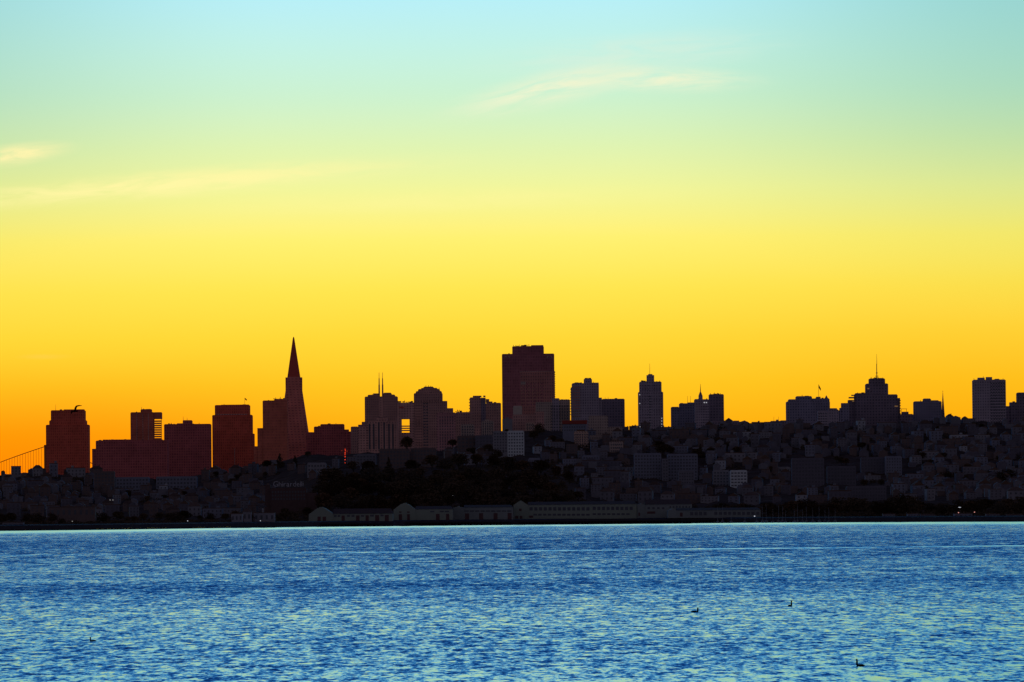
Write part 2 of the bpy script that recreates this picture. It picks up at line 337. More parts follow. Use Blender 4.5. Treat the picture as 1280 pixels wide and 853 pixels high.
# ------------------------------------------------------------------ water
def water():
    bm = bmesh.new(); lay = bm.verts.layers.float.new('calm')
    pxs = list(np.arange(-40000, -2600, 4000.0)) + list(np.arange(-2600, 3900, 40.0)) + list(np.arange(3900, 42000, 4000.0))
    V = []
    for px in pxs:
        d = Ds(px); uu = (px - 640)/F; colv = []
        for y, c in [(-300,0),(0,0),(60,0),(200,0),(600,0),(1500,0),(2600,0),(d-900,0),(d-620,.35),(d-420,1),(d-120,1),(d,.8),(d+300,0)]:
            v = bm.verts.new((uu*max(y, 60.0), y, 0)); v[lay] = c; colv.append(v)
        V.append(colv)
    for a, b in zip(V[:-1], V[1:]):
        for j in range(len(a) - 1): bm.faces.new((a[j], b[j], b[j+1], a[j+1]))
    me = bpy.data.meshes.new('water'); bm.to_mesh(me); bm.free()
    m, n = newmat('choppy bay water'); g = n.n('ShaderNodeNewGeometry')
    x, y, z = n.sep(g.outputs['Position'])
    at = n.n('ShaderNodeAttribute'); at.attribute_name = 'calm'; calm = at.outputs['Fac']
    def fr(sx, sy, seed, det, rough): return n.noise(n.vec(n.m('MULTIPLY', x, sx), n.m('MULTIPLY', y, sy), seed), 1.0, det, rough, 0.35)
    def cen(v): return n.m('SUBTRACT', v, 0.5)
    # fractal chop; crests run away from the viewer's left, wave groups are long in the wind direction
    a1, c1 = fr(0.62, 0.15, 0.0, 6.0, 0.72)
    a6, c6 = fr(0.16, 0.036, 23.0, 6.0, 0.75)
    farw = n.mr(y, 450.0, 1600.0, 0.3, 1.0)
    a2, c2 = fr(1.9, 0.48, 5.0, 4.0, 0.7)
    a4, c4 = fr(0.006, 0.0045, 11.0, 3.0, 0.6)
    a5, c5 = fr(0.0011, 0.006, 17.0, 4.0, 0.65)
    sm = n.m('ADD', n.m('ADD', n.m('MULTIPLY', cen(a1), WA1), n.m('ADD', n.m('MULTIPLY', cen(a2), WA2), n.m('MULTIPLY', n.m('MULTIPLY', cen(a6), farw), WA6))), n.m('ADD', n.m('MULTIPLY', cen(a4), WA4), n.m('MULTIPLY', cen(a5), WA5)))
    base = n.ramp(n.m('DIVIDE', y, 4500.0), [(q, (v,)*3 + (1,)) for q, v in WBASE])
    s = n.m('ADD', base, sm)
    w = n.m('ABSOLUTE', n.m('SUBTRACT', y, n.m('ADD', n.m('ADD', 1480.0, n.m('MULTIPLY', x, 0.10)), n.m('MULTIPLY', cen(a5), 60.0))))
    slick = n.m('MULTIPLY', n.mr(w, 30.0, 8.0, 0.0, 1.0), n.mr(a4, 0.40, 0.58, 0.2, 1.0))
    s = n.m('MULTIPLY', n.m('MAXIMUM', s, 0.0), n.m('SUBTRACT', 1.0, n.m('MULTIPLY', slick, 0.85)))
    slope = n.m('ADD', n.m('MULTIPLY', n.m('POWER', s, 1.35), 0.46), 0.022)
    nz = n.mix(n.m('MULTIPLY', calm, 0.95), n.vec(slope, slope, slope), (0.034,0.034,0.034,1))
    slope = n.sep(nz)[0]
    r1, g1, b1 = n.sep(c1); r2, g2, b2 = n.sep(c2)
    sx = n.m('ADD', n.m('MULTIPLY', cen(g1), 0.5), n.m('MULTIPLY', cen(g2), 0.3))
    vn = n.n('ShaderNodeVectorMath', operation='NORMALIZE'); n.put(vn.inputs[0], n.vec(sx, n.m('MULTIPLY', slope, -1.0), 1.0))
    gl = n.n('ShaderNodeBsdfGlossy'); gl.inputs['Roughness'].default_value = 0.05; gl.inputs['Color'].default_value = (0.74,0.93,1.0,1)
    n.put(gl.inputs['Normal'], vn.outputs[0])
    df = n.n('ShaderNodeBsdfDiffuse'); df.inputs['Color'].default_value = (0.01,0.06,0.16,1)
    fz = n.n('ShaderNodeFresnel'); fz.inputs['IOR'].default_value = 2.1; n.put(fz.inputs['Normal'], vn.outputs[0])
    mx = n.n('ShaderNodeMixShader'); n.put(mx.inputs[0], fz.outputs[0])
    n.t.links.new(df.outputs[0], mx.inputs[1]); n.t.links.new(gl.outputs[0], mx.inputs[2])
    o = n.n('ShaderNodeOutputMaterial'); n.t.links.new(mx.outputs[0], o.inputs[0])
    me.materials.append(m); ob = bpy.data.objects.new('water', me); COL.objects.link(ob); tag(ob, kind='structure')
WA1, WA2, WA4, WA5, WA6 = 2.5, 2.2, 0.36, 0.5, 2.5
WBASE = [(0.06, .16), (0.085, .23), (0.13, .33), (0.22, .43), (0.33, .56), (0.50, .54), (0.62, .42), (0.8, .36)]
water()

# ------------------------------------------------------------------ towers
def mx(px, py, Y): return P(px, py, Y).x
def tower(name, label, Y, blocks, mat, depth=26.0, cat='tower', group=None, base=None, roofmat=None, setback=0.0):
    """blocks: (part, x0, x1, ytop, ybot or None, [material], [y offset])"""
    b0 = blocks[0]; pxm = (b0[1] + b0[2])/2
    zb = (zg(pxm, Y) - 3) if base is None else base
    root = empty(name, (P(pxm, b0[3], Y).x, Y, zb), label, cat, group)
    for i, b in enumerate(blocks):
        part, x0, x1, yt, yb = b[:5]; mt = b[5] if len(b) > 5 and b[5] else mat
        off = b[6] if len(b) > 6 else 0.7*i
        xm = (x0 + x1)/2
        zt = P(xm, yt, Y).z; z0 = zb if yb is None else P(xm, yb, Y).z
        X0, X1 = mx(x0, yt, Y), mx(x1, yt, Y)
        dd = min(depth, max(3.0, (X1 - X0)*1.1)) if yb is not None else depth
        y0 = Y + off + (0 if yb is None else min(2.0, dd*0.1)); y1 = y0 + dd
        blk = MB().box(X0, X1, y0, y1, z0, zt).build(part, mt, root, root.location)
        if (X1 - X0) > 9:   # parapet kerb keeps the roof edge from being razor clean
            mb = MB()
            mb.box(X0 + 0.8, X1 - 0.8, y0 + 0.8, y1 - 0.8, zt, zt + 0.7)
            mb.build('parapet', roofmat or mt, blk, root.location)
            if cat in ('tower', 'apartment tower', 'office block', 'hotel', 'skyscraper') and X1 - X0 > 14: clutter(root, x0 + 1, x1 - 1, yt, Y, 2, 1.0, None, 4 + 2*i)
    return root
def spike(root, part, px, y0, y1, Y, r0=0.5, r1=0.25, mat=None, seg=6, dy=8.0):
    a = P(px, y0, Y); b = P(px, y1, Y)
    return MB().tube((a.x, Y + dy, a.z - 0.5), (a.x, Y + dy, b.z), r0, r1, seg).build(part, mat or M_metal, root, root.location)
def clutter(root, x0, x1, yt, Y, n, hmax=3.0, mat=None, dy=6.0):
    for k in range(n):
        px = x0 + (x1 - x0)*(k + 0.2 + 0.6*random.random())/n
        a = P(px, yt, Y); h = 0.8 + random.random()*hmax; w = 0.6 + random.random()*1.6
        if random.random() < 0.35: w = 0.3; h *= 1.5
        MB().box(a.x - w, a.x + w, Y + dy, Y + dy + 2*w, a.z + 0.4, a.z + h).build('roof_vent', mat or M_metal, root, root.location)
def windows(root, x0, x1, yt, yb, Y, nx, nz, mat=M_win, fw=0.6, fh=0.55, sill=None, skip=None):
    X0, X1 = mx(x0, yt, Y), mx(x1, yt, Y); Z1 = P((x0+x1)/2, yt, Y).z; Z0 = P((x0+x1)/2, yb, Y).z
    bw = (X1 - X0)/nx; bh = (Z1 - Z0)/nz
    me = None
    for i in range(nx):
        for j in range(nz):
            if skip and skip(i, j): continue
            cx = X0 + (i + 0.5)*bw; cz = Z0 + (j + 0.5)*bh
            if me is None:
                o = MB().box(-bw*fw/2, bw*fw/2, -0.06, 0.3, -bh*fh/2, bh*fh/2).build('window', mat, root); me = o.data
            else:
                o = bpy.data.objects.new('window', me); COL.objects.link(o); o.parent = root
            o.location = Vector((cx, Y, cz)) - Vector(root.location)
def balconies(root, px, y0, y1, Y, n, proj_m=1.6, side=-1, mat=None, depth=7.0, thick=0.9):
    for k in range(n):
        py = y0 + (y1 - y0)*(k + 0.5)/n
        a = P(px, py, Y)
        xa, xb = (a.x - proj_m, a.x - 0.02) if side < 0 else (a.x + 0.02, a.x + proj_m)
        MB().box(xa, xb, Y + 1.5, Y + 1.5 + depth, a.z - thick/2, a.z + thick/2).build('balcony', mat or M_slate2, root, root.location)

YF = 7400.0   # financial district
t = tower('office_tower', 'broad rust-brown tower with stepped shoulders behind the flying gull, far left', YF,
      [('body', 57.3, 109.6, 531.6, None), ('shoulder', 61.3, 106.0, 526.0, 531.6), ('upper_block', 63.2, 104.2, 513.4, 526.0)], M_redA, 40)
spike(t, 'lightning_rod', 69, 513.4, 505.5, YF, 0.25, 0.12)
MB().box(mx(79,512,YF), mx(103.8,512,YF), YF+8, YF+30, P(90,513.4,YF).z+0.72, P(90,511.8,YF).z).build('roof_box', M_redA, t, t.location)
t = tower('office_block', 'long low maroon block with stepped left end, right of the stepped tower', YF-350,
      [('body', 119.6, 209.0, 551.2, None), ('end_wing', 115.0, 119.55, 561.2, None), ('upper_block', 130.0, 163.0, 550.2, 551.2)], M_redB, 30, 'office block')
clutter(t, 122, 160, 551.2, YF-350, 7, 1.5)
# slab tower with see-through corner floors
Yc = YF + 150
t = tower('office_tower', 'slab tower with glowing see-through corner floors above the long low block', Yc,
      [('body', 163.0, 191.6, 516.0, None), ('top_storeys', 191.65, 202.0, 516.0, 524.0), ('roof_box', 175.5, 189.0, 512.2, 516.0), ('tank', 182.5, 187.5, 511.4, 512.2)], M_redC, 26)
X0, X1 = mx(191.65,520,Yc), mx(202.0,520,Yc)
MB().box(X1 - 0.6, X1, Yc + 1, Yc + 2, P(200,560,Yc).z, P(200,524,Yc).z - 0.02).build('corner_post', M_redC, t, t.location)
for k in range(9):
    z = P(197, 526.6 + 2.75*k, Yc).z
    MB().box(X0 + .05, X1 - 0.65, Yc + 1, Yc + 9, z - 1.05, z + 1.0).build('floor_slab', M_redC, t, t.location)
MB().box(X0, X1, Yc + 1, Yc + 26, zg(197, Yc) - 3, P(197, 549.5, Yc).z).build('lower_storeys', M_redC, t, t.location)
for px in (171, 178.5, 185.5): MB().box(mx(px,520,Yc)-0.5, mx(px,520,Yc)+0.5, Yc-0.7, Yc-0.02, P(px,556,Yc).z, P(px,517,Yc).z).build('fin', M_brownB, t, t.location)
spike(t, 'antenna', 176.5, 512.2, 508.3, Yc, 0.3, 0.15)
t = tower('office_tower', 'square maroon block with small rooftop box and two aerials, left of the narrow sky gap', YF-200,
      [('body', 205.0, 262.7, 530.8, None), ('annex', 262.75, 264.2, 584.0, None), ('roof_box', 228.2, 239.8, 526.0, 530.8), ('roof_plant', 221.0, 228.15, 529.3, 530.8)], M_redB, 30)
spike(t, 'antenna', 228.6, 527, 520.8, YF-200, 0.3, 0.15); spike(t, 'antenna', 233.5, 526, 522.0, YF-200, 0.3, 0.15)
spike(t, 'antenna', 248.5, 530, 528.4, YF-200, 0.3, 0.3); clutter(t, 208, 220, 530.8, YF-200, 3, 1.0)
Ye = YF - 100
t = tower('office_tower', 'rust-brown office tower topped by a small flag, right of the narrow sky gap', Ye,
      [('body', 265.2, 314.6, 519.4, None), ('side_wing', 314.65, 316.9, 542.2, None), ('upper_block', 268.3, 311.2, 506.9, 519.4)], M_redA, 34)
MB().box(mx(276,505.5,Ye), mx(310.5,505.5,Ye), Ye+6, Ye+24, P(290,506.9,Ye).z+.72, P(290,505.9,Ye).z).build('roof_box', M_redA, t, t.location)
MB().box(mx(270,518,Ye), mx(309,518,Ye), Ye+1.0, Ye+1.9, P(290,519.2,Ye).z, P(290,517.6,Ye).z).build('cornice', M_brownB, t, t.location)
spike(t, 'service_shaft', 293.6, 600, 560.5, Ye, 0.45, 0.45, M_brownB, 6, -0.6)
def flagpole(label, px, y0, y1, Y, fh, dx=2.8, dy0=0.0, dy1=5.0):
    a = P(px, y0, Y); b = P(px, y1, Y); r = empty('flagpole', a, label, 'flagpole')
    MB().tube((a.x, Y, a.z - 0.2), (a.x, Y, b.z), 0.22, 0.14, 6).build('pole', M_metal, r, a)
    q = MB(); bm = q.bm; k = Y/F; n_ = 6; gv = []
    for i in range(n_ + 1):
        f_ = i/n_; x = a.x + 0.15 + dx*k*f_; zt = b.z - 0.3 - (dy0 + (dy1 - dy0)*f_)*k; y = Y + 0.6*math.sin(f_*6)
        gv.append((bm.verts.new((x, y, zt)), bm.verts.new((x, y, zt - fh*k*(1 - 0.25*f_)))))
    for i in range(n_): bm.faces.new((gv[i][0], gv[i][1], gv[i+1][1], gv[i+1][0]))
    q.build('flag', M_flag, r, a)
    return r
flagpole('tiny drooping flag on a thin pole above the rust-brown office tower', 306.0, 505.2, 497.2, Ye + 12, 2.0, 2.6, 0.0, 2.2)
Yg = YF - 250
t = tower('office_tower', 'reddish slab tower standing directly against the left side of the pyramid', Yg,
      [('body', 328.2, 359.0, 501.3, None), ('side_wing', 321.6, 328.15, 535.3, None), ('roof_box', 342.5, 356.2, 499.4, 501.3), ('low_annex', 317.0, 321.55, 558.0, None)], M_redC, 22)
clutter(t, 341.5, 345.0, 499.4, Yg, 3, 2.2); clutter(t, 348, 355, 499.4, Yg, 4, 1.6)
# pyramid
Yp = YF; r = empty('pyramid_skyscraper', (mx(366.6,560,Yp), Yp + 30, zg(366,Yp) - 3), 'tall slender pyramid-shaped skyscraper with needle top, tallest point on the left', 'skyscraper')
k = Yp/F; cx = mx(366.3, 480, Yp); cy = Yp + 30
za = P(366, 421.2, Yp).z; hw = lambda py: 0.9 + (py - 421.2)*0.1395
def sq_(py): h = hw(py)*k; return h
z1 = P(366, 470.8, Yp).z; z2 = r.location.z; pyb = 421.2 + (za - z2)/k
h1, h2, ht = sq_(470.8), sq_(pyb), sq_(421.2)
MB().frustum(cx-h2, cx+h2, cy-h2, cy+h2, z2, cx-h1, cx+h1, cy-h1, cy+h1, z1).build('body', M_redD, r, r.location)
MB().frustum(cx-h1, cx+h1, cy-h1, cy+h1, z1, cx-ht, cx+ht, cy-ht, cy+ht, za - 0.8).build('spire', M_dkred, r, r.location)
MB().frustum(cx-ht, cx+ht, cy-ht, cy+ht, za - 0.8, cx-ht*.3, cx+ht*.3, cy-ht*.3, cy+ht*.3, za + 1.0).build('beacon_cap', M_dkred, r, r.location)
ww = 10.4*k
for sg in (-1, 1):
    MB().box(min(cx + sg*h1*.9, cx + sg*ww), max(cx + sg*h1*.9, cx + sg*ww), cy - 6, cy + 6, P(366,500,Yp).z, P(366, 471.4, Yp).z).build('wing', M_redD, r, r.location)
t = tower('office_block', 'broad low maroon office block just right of the pyramid', YF-50,
      [('body', 392.3, 430.0, 533.8, None), ('left_annex', 383.0, 392.25, 541.0, None), ('right_annex', 430.05, 435.5, 537.0, None), ('upper_block', 400.2, 429.8, 530.8, 533.8), ('end_annex', 435.55, 438.0, 539.5, None)], M_redB, 26, 'office block')
t = tower('apartment_tower', 'stepped maroon blocks left of the twin-spired tower', YF-440,
      [('body', 438.4, 447.5, 534.0, None), ('step', 447.55, 452.0, 531.0, None), ('upper_step', 452.05, 459.0, 527.4, None)], M_brownA, 20, 'apartment block')
# twin spire tower
Yj = YF - 150
t = tower('twin_spired_tower', 'square tower carrying two thin parallel spires on its roof', Yj,
      [('body', 455.8, 496.8, 496.4, None), ('left_roof_step', 459.5, 474.0, 494.2, 496.4), ('right_roof_step', 478.6, 493.5, 494.0, 496.4),
       ('left_crown', 466.2, 473.6, 491.9, 494.2), ('right_crown', 479.0, 489.0, 491.6, 494.0)], M_brownA, 30)
for px in (474.0, 478.3):
    a = P(px, 498, Yj); MBs = MB(); zz = [P(px, q, Yj).z for q in (498, 481, 473, 465.8)]
    for i, rr in enumerate((1.15, 0.75, 0.32)): MBs.cyl(a.x, Yj - 1.2 + 4, zz[i], zz[i+1], rr, rr*0.85, 8)
    MBs.build('spire', M_brownA, t, t.location)
MB().box(mx(474.4,496,Yj), mx(478.2,496,Yj), Yj-0.5, Yj-0.02, P(476,528,Yj).z, P(476,497,Yj).z).build('glazed_strip', M_brownB, t, t.location)
# apartment house in front with tall vertical bays
Yv = 6900
t = tower('apartment_tower', 'pale ribbed apartment house with arched top standing before the twin-spired tower', Yv,
      [('body', 459.0, 497.0, 527.6, None), ('gable_block', 470.2, 484.0, 523.0, 527.6), ('left_wing', 447.6, 458.95, 534.0, None)], M_brownB, 18, 'apartment tower')
for px in (462, 467.2, 473.6, 480.2, 486.2, 491.2): MB().box(mx(px,540,Yv)-1.0, mx(px,540,Yv)+1.0, Yv-0.08, Yv+.4, P(px,562,Yv).z, P(px,530 if px not in (473.6,480.2) else 527.9,Yv).z).build('window_bay', M_win, t, t.location)
# block with the see-through opening
Yk = 7000
r = empty('apartment_tower', (mx(507,503,Yk), Yk, zg(507,Yk) - 3), 'flat-topped block with a bright orange see-through opening, between spires and dome', 'apartment tower')
zt = P(507,503.4,Yk).z; zo1, zo0 = P(507,524.2,Yk).z, P(507,532.2,Yk).z; xa, xb, xc, xd = [mx(q,520,Yk) for q in (497.05, 502.0, 511.8, 517.4)]
MB().box(xa, xb, Yk, Yk+12, r.location.z, zt).build('left_wall', M_brownB, r, r.location)
MB().box(xc, xd, Yk, Yk+12, r.location.z, zt).build('right_wall', M_brownB, r, r.location)
MB().box(xb+.01, xc-.01, Yk+.3, Yk+11.7, zo1, zt - .2).build('top_storeys', M_brownB, r, r.location)
MB().box(xb+.01, xc-.01, Yk+.3, Yk+11.7, r.location.z, P(507,541,Yk).z).build('lower_storeys', M_brownB, r, r.location)
for q in (532.9, 535.6, 538.4): MB().box(xb+.01, xc-.01, Yk+.4, Yk+4, P(507,q+.75,Yk).z, P(507,q-.75,Yk).z).build('floor_slab', M_brownB, r, r.location)
MB().box(mx(499,503,Yk), mx(505,503,Yk), Yk-.08, Yk+.2, P(502,510.3,Yk).z, P(502,508.8,Yk).z).build('window_band', M_dkred, r, r.location)
clutter(r, 498, 516, 503.6, Yk, 8, 1.8)
# domed tower
Yl = 6850
t = tower('domed_apartment_tower', 'stepped dome-topped apartment tower, tallest in its cluster left of centre', Yl,
      [('body', 517.2, 553.0, 492.2, None), ('right_wing', 553.05, 558.8, 501.4, None), ('low_wing', 558.85, 566.2, 510.4, None),
       ('lower_dome_tier', 519.6, 552.0, 489.6, 492.2), ('middle_dome_tier', 522.4, 549.6, 487.0, 489.6), ('upper_dome_tier', 526.0, 546.5, 485.6, 487.0), ('crown', 529.2, 541.8, 484.0, 485.6)], M_brownA, 24, 'apartment tower')
clutter(t, 530, 541, 484, Yl, 3, .8); clutter(t, 543, 552, 487, Yl, 2, 1.2); clutter(t, 518, 523, 491, Yl, 1, 1.2)
MB().box(mx(517.4,500,Yl), mx(552.8,500,Yl), Yl-.7, Yl-.02, P(535,502.2,Yl).z, P(535,501.2,Yl).z).build('cornice', M_brownB, t, t.location)
for q in range(17): MB().box(mx(519,520,Yl), mx(527,520,Yl), Yl-1.3, Yl-.03, P(523,506.2+3.6*q,Yl).z, P(523,505.0+3.6*q,Yl).z).build('balcony', M_brownB, t, t.location)
windows(t, 528.5, 535.5, 503, 566, Yl, 2, 17, M_win, 0.55, 0.5)
t = tower('apartment_tower', 'dusty pink slab block in front of the domed tower', 6400,
      [('body', 546.0, 569.5, 516.5, None), ('right_wing', 569.55, 588.5, 516.0, None, M_brownA)], M_pink, 18, 'apartment tower')
clutter(t, 569, 577, 515.8, 6400, 5, 1.6)
windows(t, 548.5, 567.5, 520, 572, 6400, 6, 14, M_win, 0.42, 0.42)
Yn = 6500
t = tower('apartment_tower', 'brown towers with ragged sloping roofline left of the tall granite tower', Yn,
      [('left_block', 587.0, 601.0, 497.6, None), ('stair_core', 601.05, 607.0, 497.4, None, M_slate2), ('right_block', 607.05, 626.2, 504.4, None)], M_brownA, 18, 'apartment tower')
for x0, x1, ya, yb_ in ((591.0,601.8,494.8,497.6),(604.0,606.8,494.6,497.4),(607.2,611.5,499.0,504.4),(611.5,615.6,502.0,504.4)):
    MB().box(mx(x0,ya,Yn), mx(x1,ya,Yn), Yn+3, Yn+9, P(x0,yb_,Yn).z+.72, P(x0,ya,Yn).z).build('roof_box', M_brownA, t, t.location)
balconies(t, 587.0, 498, 520, Yn, 6, 0.9)
# tall granite tower
Yo = 7100
t = tower('granite_skyscraper', 'massive dark granite skyscraper with flat top block at centre, biggest building of the skyline', Yo,
      [('body', 627.3, 692.8, 443.0, None), ('upper_block', 640.2, 679.8, 433.4, 443.0)], M_granite, 50, 'skyscraper')
MB().box(mx(664,432,Yo), mx(679.2,432,Yo), Yo+8, Yo+40, P(670,433.4,Yo).z+.72, P(670,431.4,Yo).z).build('roof_box', M_granite, t, t.location)
clutter(t, 641, 663, 433, Yo, 9, 1.6)
for q in range(14):
    px = 632 + q*4.4
    if 639 < px < 682: continue
    MB().box(mx(px-1.3,447,Yo), mx(px+1.3,447,Yo), Yo-.1, Yo+.3, P(px,447.4,Yo).z, P(px,445.4,Yo).z).build('window', M_tan, t, t.location)
Yo2 = 6750
t = tower('hotel_tower', 'brown hotel slab with pale cornice line in front of the granite skyscraper', Yo2,
      [('body', 650.5, 693.5, 466.0, None), ('cornice', 649.4, 694.0, 464.6, 466.0, M_brownA, -0.5)], M_granite2, 22, 'hotel')
windows(t, 652, 680, 478, 508, Yo2, 6, 7, M_granite, 0.5, 0.5)
MB().box(mx(651,478,Yo2), mx(657,478,Yo2), Yo2-.12, Yo2+.3, P(654,481,Yo2).z, P(654,477,Yo2).z).build('lit_bay', M_tan2, t, t.location)
balconies(t, 693.5, 467, 500, Yo2, 12, 0.7, 1, M_granite2, 5, 0.9)
# Nob hill / Russian hill apartments
YM = 6150
def apt(label, Y, blocks, mat, depth=15, name='apartment_building', cat='apartment building', **k): return tower(name, label, Y, blocks, mat, depth, cat, **k)
apt('small pale narrow apartment block at the foot of the granite skyscraper', YM+120, [('body', 641.3, 652.6, 508.2, None)], plain('pale beige stucco', (0.44,0.33,0.27)))
t = apt('low cream house between trees above the white gridded block', YM+40, [('body', 627.8, 640.5, 524.3, None), ('roof_box', 632, 636, 521.6, 524.3)], M_offw, 10)
t = apt('brown slab of flats at the right foot of the granite skyscraper', YM+200, [('body', 669.5, 690.2, 503.4, None), ('stepped_wing', 690.25, 699.0, 498.0, None, M_slate), ('low_wing', 699.05, 712.6, 500.2, None, M_tan2)], M_tan2, 14)
windows(t, 688, 711, 506, 540, YM+200, 7, 9, M_win, .5, .5); clutter(t, 691, 712, 500.2, YM+200, 4, 1.0)
apt('dull brown flats behind dark trees, below the narrow pale block', YM+60, [('body', 640.6, 668.0, 519.0, None), ('right_wing', 668.05, 680, 515.5, None)], M_brownA)
Yq = 6350
t = tower('apartment_tower', 'dark apartment tower with rooftop box and balconies, right of the granite skyscraper', Yq,
      [('body', 714.8, 748.6, 479.8, None), ('roof_box', 729.8, 740.0, 474.2, 479.8), ('right_roof', 740.05, 748.4, 478.4, 479.8), ('balcony_wing', 713.6, 714.75, 484.4, None), ('right_low_wing', 748.65, 752.4, 497.2, None)], M_slate, 20, 'apartment tower')
balconies(t, 713.6, 485, 520, Yq, 10, 0.7)
for q in range(12): MB().box(mx(715.5,490,Yq), mx(725,490,Yq), Yq-1.2, Yq-.03, P(720,485.0+3.3*q,Yq).z, P(720,483.8+3.3*q,Yq).z).build('balcony', M_pink if q < 9 else M_tan2, t, t.location)
clutter(t, 716, 728, 479.6, Yq, 3, .8); clutter(t, 731, 739, 474, Yq, 2, .8)
t = tower('apartment_tower', 'flat dark slab beside the balconied tower, lower and plain', Yq+100,
      [('body', 752.4, 780.8, 499.4, None)], M_slate2, 18, 'apartment tower')
spike(t, 'antenna', 756.5, 499, 496.3, Yq+100, .2, .15); spike(t, 'antenna', 760.3, 499, 496, Yq+100, .2, .15)
t = apt('low building with dark red roof and whitish walls below the balconied tower', 5950, [('body', 703.6, 733.0, 531.0, None)], M_blueg, 12)
MB().box(mx(702.8,528,5950), mx(733.8,528,5950), 5949.2, 5964, P(718,531,5950).z+.72, P(718,525.6,5950).z).build('roof', M_roofr, t, t.location)
windows(t, 704.5, 732, 532, 540, 5950, 9, 2, M_win, .5, .5)
t = apt('tall tan walk-up flats right of the dark red roof', 5880, [('body', 717.6, 735.4, 540.0, None), ('roof_box', 721, 731, 537.4, 540.0, M_roofb)], M_tan, 12)
windows(t, 718.5, 735, 542, 560, 5880, 6, 6, M_win, .5, .55)
t = apt('broad brownish flats beneath the balconied tower and plain slab', 6000, [('body', 735.6, 760.0, 520.5, None), ('right_wing', 760.05, 778.0, 534.5, None)], M_tan2, 14)
t = apt('grey-tan flats below the plain slab', 5900, [('body', 737.0, 758.0, 545.0, None), ('right_wing', 758.05, 775, 549, None)], M_tan2, 12)
# slim tower with penthouse
Ys = 6300
t = tower('round_shouldered_tower', 'slim freestanding tower with narrow penthouse and needle aerial, orange sky both sides', Ys,
      [('body', 797.9, 829.0, 490.6, None), ('upper_body', 799.5, 827.0, 477.8, 490.6), ('penthouse', 808.4, 817.8, 469.0, 477.8), ('roof_cap', 810.4, 815.6, 467.7, 469.0)], M_slate, 24, 'apartment tower')
spike(t, 'needle_aerial', 812.5, 468, 454.2, Ys, .28, .12)
clutter(t, 801, 807, 477.6, Ys, 2, 1.2); clutter(t, 819, 826, 477.6, Ys, 2, 1.2)
windows(t, 810.5, 814.5, 494, 534, Ys, 1, 12, M_win, .5, .45)
windows(t, 801.5, 826, 480, 534, Ys, 7, 12, M_slate2, .45, .35, skip=lambda i, j: i == 3)
for px, py in ((799.6, 493.6), (799.7, 504.6), (827.2, 523.0), (827.2, 526.5), (827.2, 530.3), (799.8, 533.7), (827.2, 533.6)):
    a = P(px, py, Ys); MB().box(a.x-.55, a.x+.55, Ys-.3, Ys-.03, a.z-.45, a.z+.45).build('lit_window', glow('faint lit window', (.62,.62,.66), .55), t, t.location)
# cluster with cupola
Yt = 6300
t = tower('apartment_tower', 'dark stepped flats at the left of the spired tower', Yt+80,
      [('body', 849.2, 868.0, 505.0, None), ('left_wing', 839.0, 849.15, 509.4, None), ('roof_box', 859.5, 867.8, 503.2, 505.0)], M_navy, 18, 'apartment tower')
for px in (859.8, 863.4): spike(t, 'antenna', px, 504, 495, Yt+80, .2, .12)
t = tower('spired_tower', 'grey tower with small cupola and pointed spire, two lit windows at top', Yt,
      [('body', 868.1, 886.3, 500.0, None), ('roof_step', 868.4, 873.0, 499.0, 500.0), ('cupola', 873.3, 878.4, 495.2, 500.0)], M_slate, 18, 'tower')
a = P(875.8, 495.2, Yt); w = 2.6*Yt/F
MB().frustum(a.x-w, a.x+w, Yt+5-w, Yt+5+w, a.z+.02, a.x-w*.35, a.x+w*.35, Yt+5-w*.35, Yt+5+w*.35, P(875.8,490.4,Yt).z).build('cupola_roof', M_slate2, t, t.location)
spike(t, 'spire', 875.8, 490.6, 479.6, Yt, .6, .1, None, 6, 5.0)
for px in (880.4, 883.0): a = P(px, 503.4, Yt); MB().box(a.x-.7, a.x+.7, Yt-.3, Yt-.03, a.z-.6, a.z+.6).build('lit_window', glow('faint lit window', (.62,.62,.66), .55), t, t.location)
windows(t, 870, 885.5, 507, 540, Yt, 6, 10, M_slate2, .5, .5)
t = tower('apartment_tower', 'flat-topped navy slab right of the spired tower', Yt+60, [('body', 886.35, 904.8, 493.6, None)], M_slate2, 18, 'apartment tower')
clutter(t, 887, 904, 493.4, Yt+60, 4, .8)
t = apt('dark flats on the ridge right of the navy slab', 6150, [('body', 889, 917, 526.6, None), ('right_wing', 917.05, 924, 526.0, None)], M_slate2, 14)
t = apt('long low dark roofline on the ridge left of the flag-topped block', 6150, [('body', 937.5, 963.0, 529.8, None), ('right_wing', 963.05, 983.0, 527.0, None), ('end_wing', 976, 983, 525.6, 527.0)], M_slate2, 14)
for px in (967.8, 973.6): spike(t, 'antenna', px, 527, 520.8, 6150, .18, .12)
# flag-topped block
Yu = 6200
t = tower('apartment_tower', 'wide dark block with stepped roof beneath the right-hand flag', Yu,
      [('body', 983.2, 1037.4, 502.6, None), ('left_roof', 985.4, 995.4, 500.0, 502.6), ('tall_roof_block', 995.45, 1015.2, 496.0, 502.6), ('right_roof', 1015.25, 1037.2, 498.8, 502.6), ('right_wing', 1037.45, 1046.4, 510.4, None), ('end_wing', 1046.45, 1050.4, 513.2, None)], M_navy, 20, 'apartment tower')
MB().box(mx(1020.6,497,Yu), mx(1026,497,Yu), Yu+5, Yu+9, P(1023,498.8,Yu).z+.72, P(1023,496.0,Yu).z).build('roof_box', M_slate2, t, t.location)
a = P(1033.4, 498.8, Yu); MB().frustum(a.x-1.9, a.x+1.9, Yu+5, Yu+9, a.z+.72, a.x-.2, a.x+.2, Yu+6.8, Yu+7.2, a.z+4.2).build('turret_roof', M_slate2, t, t.location)
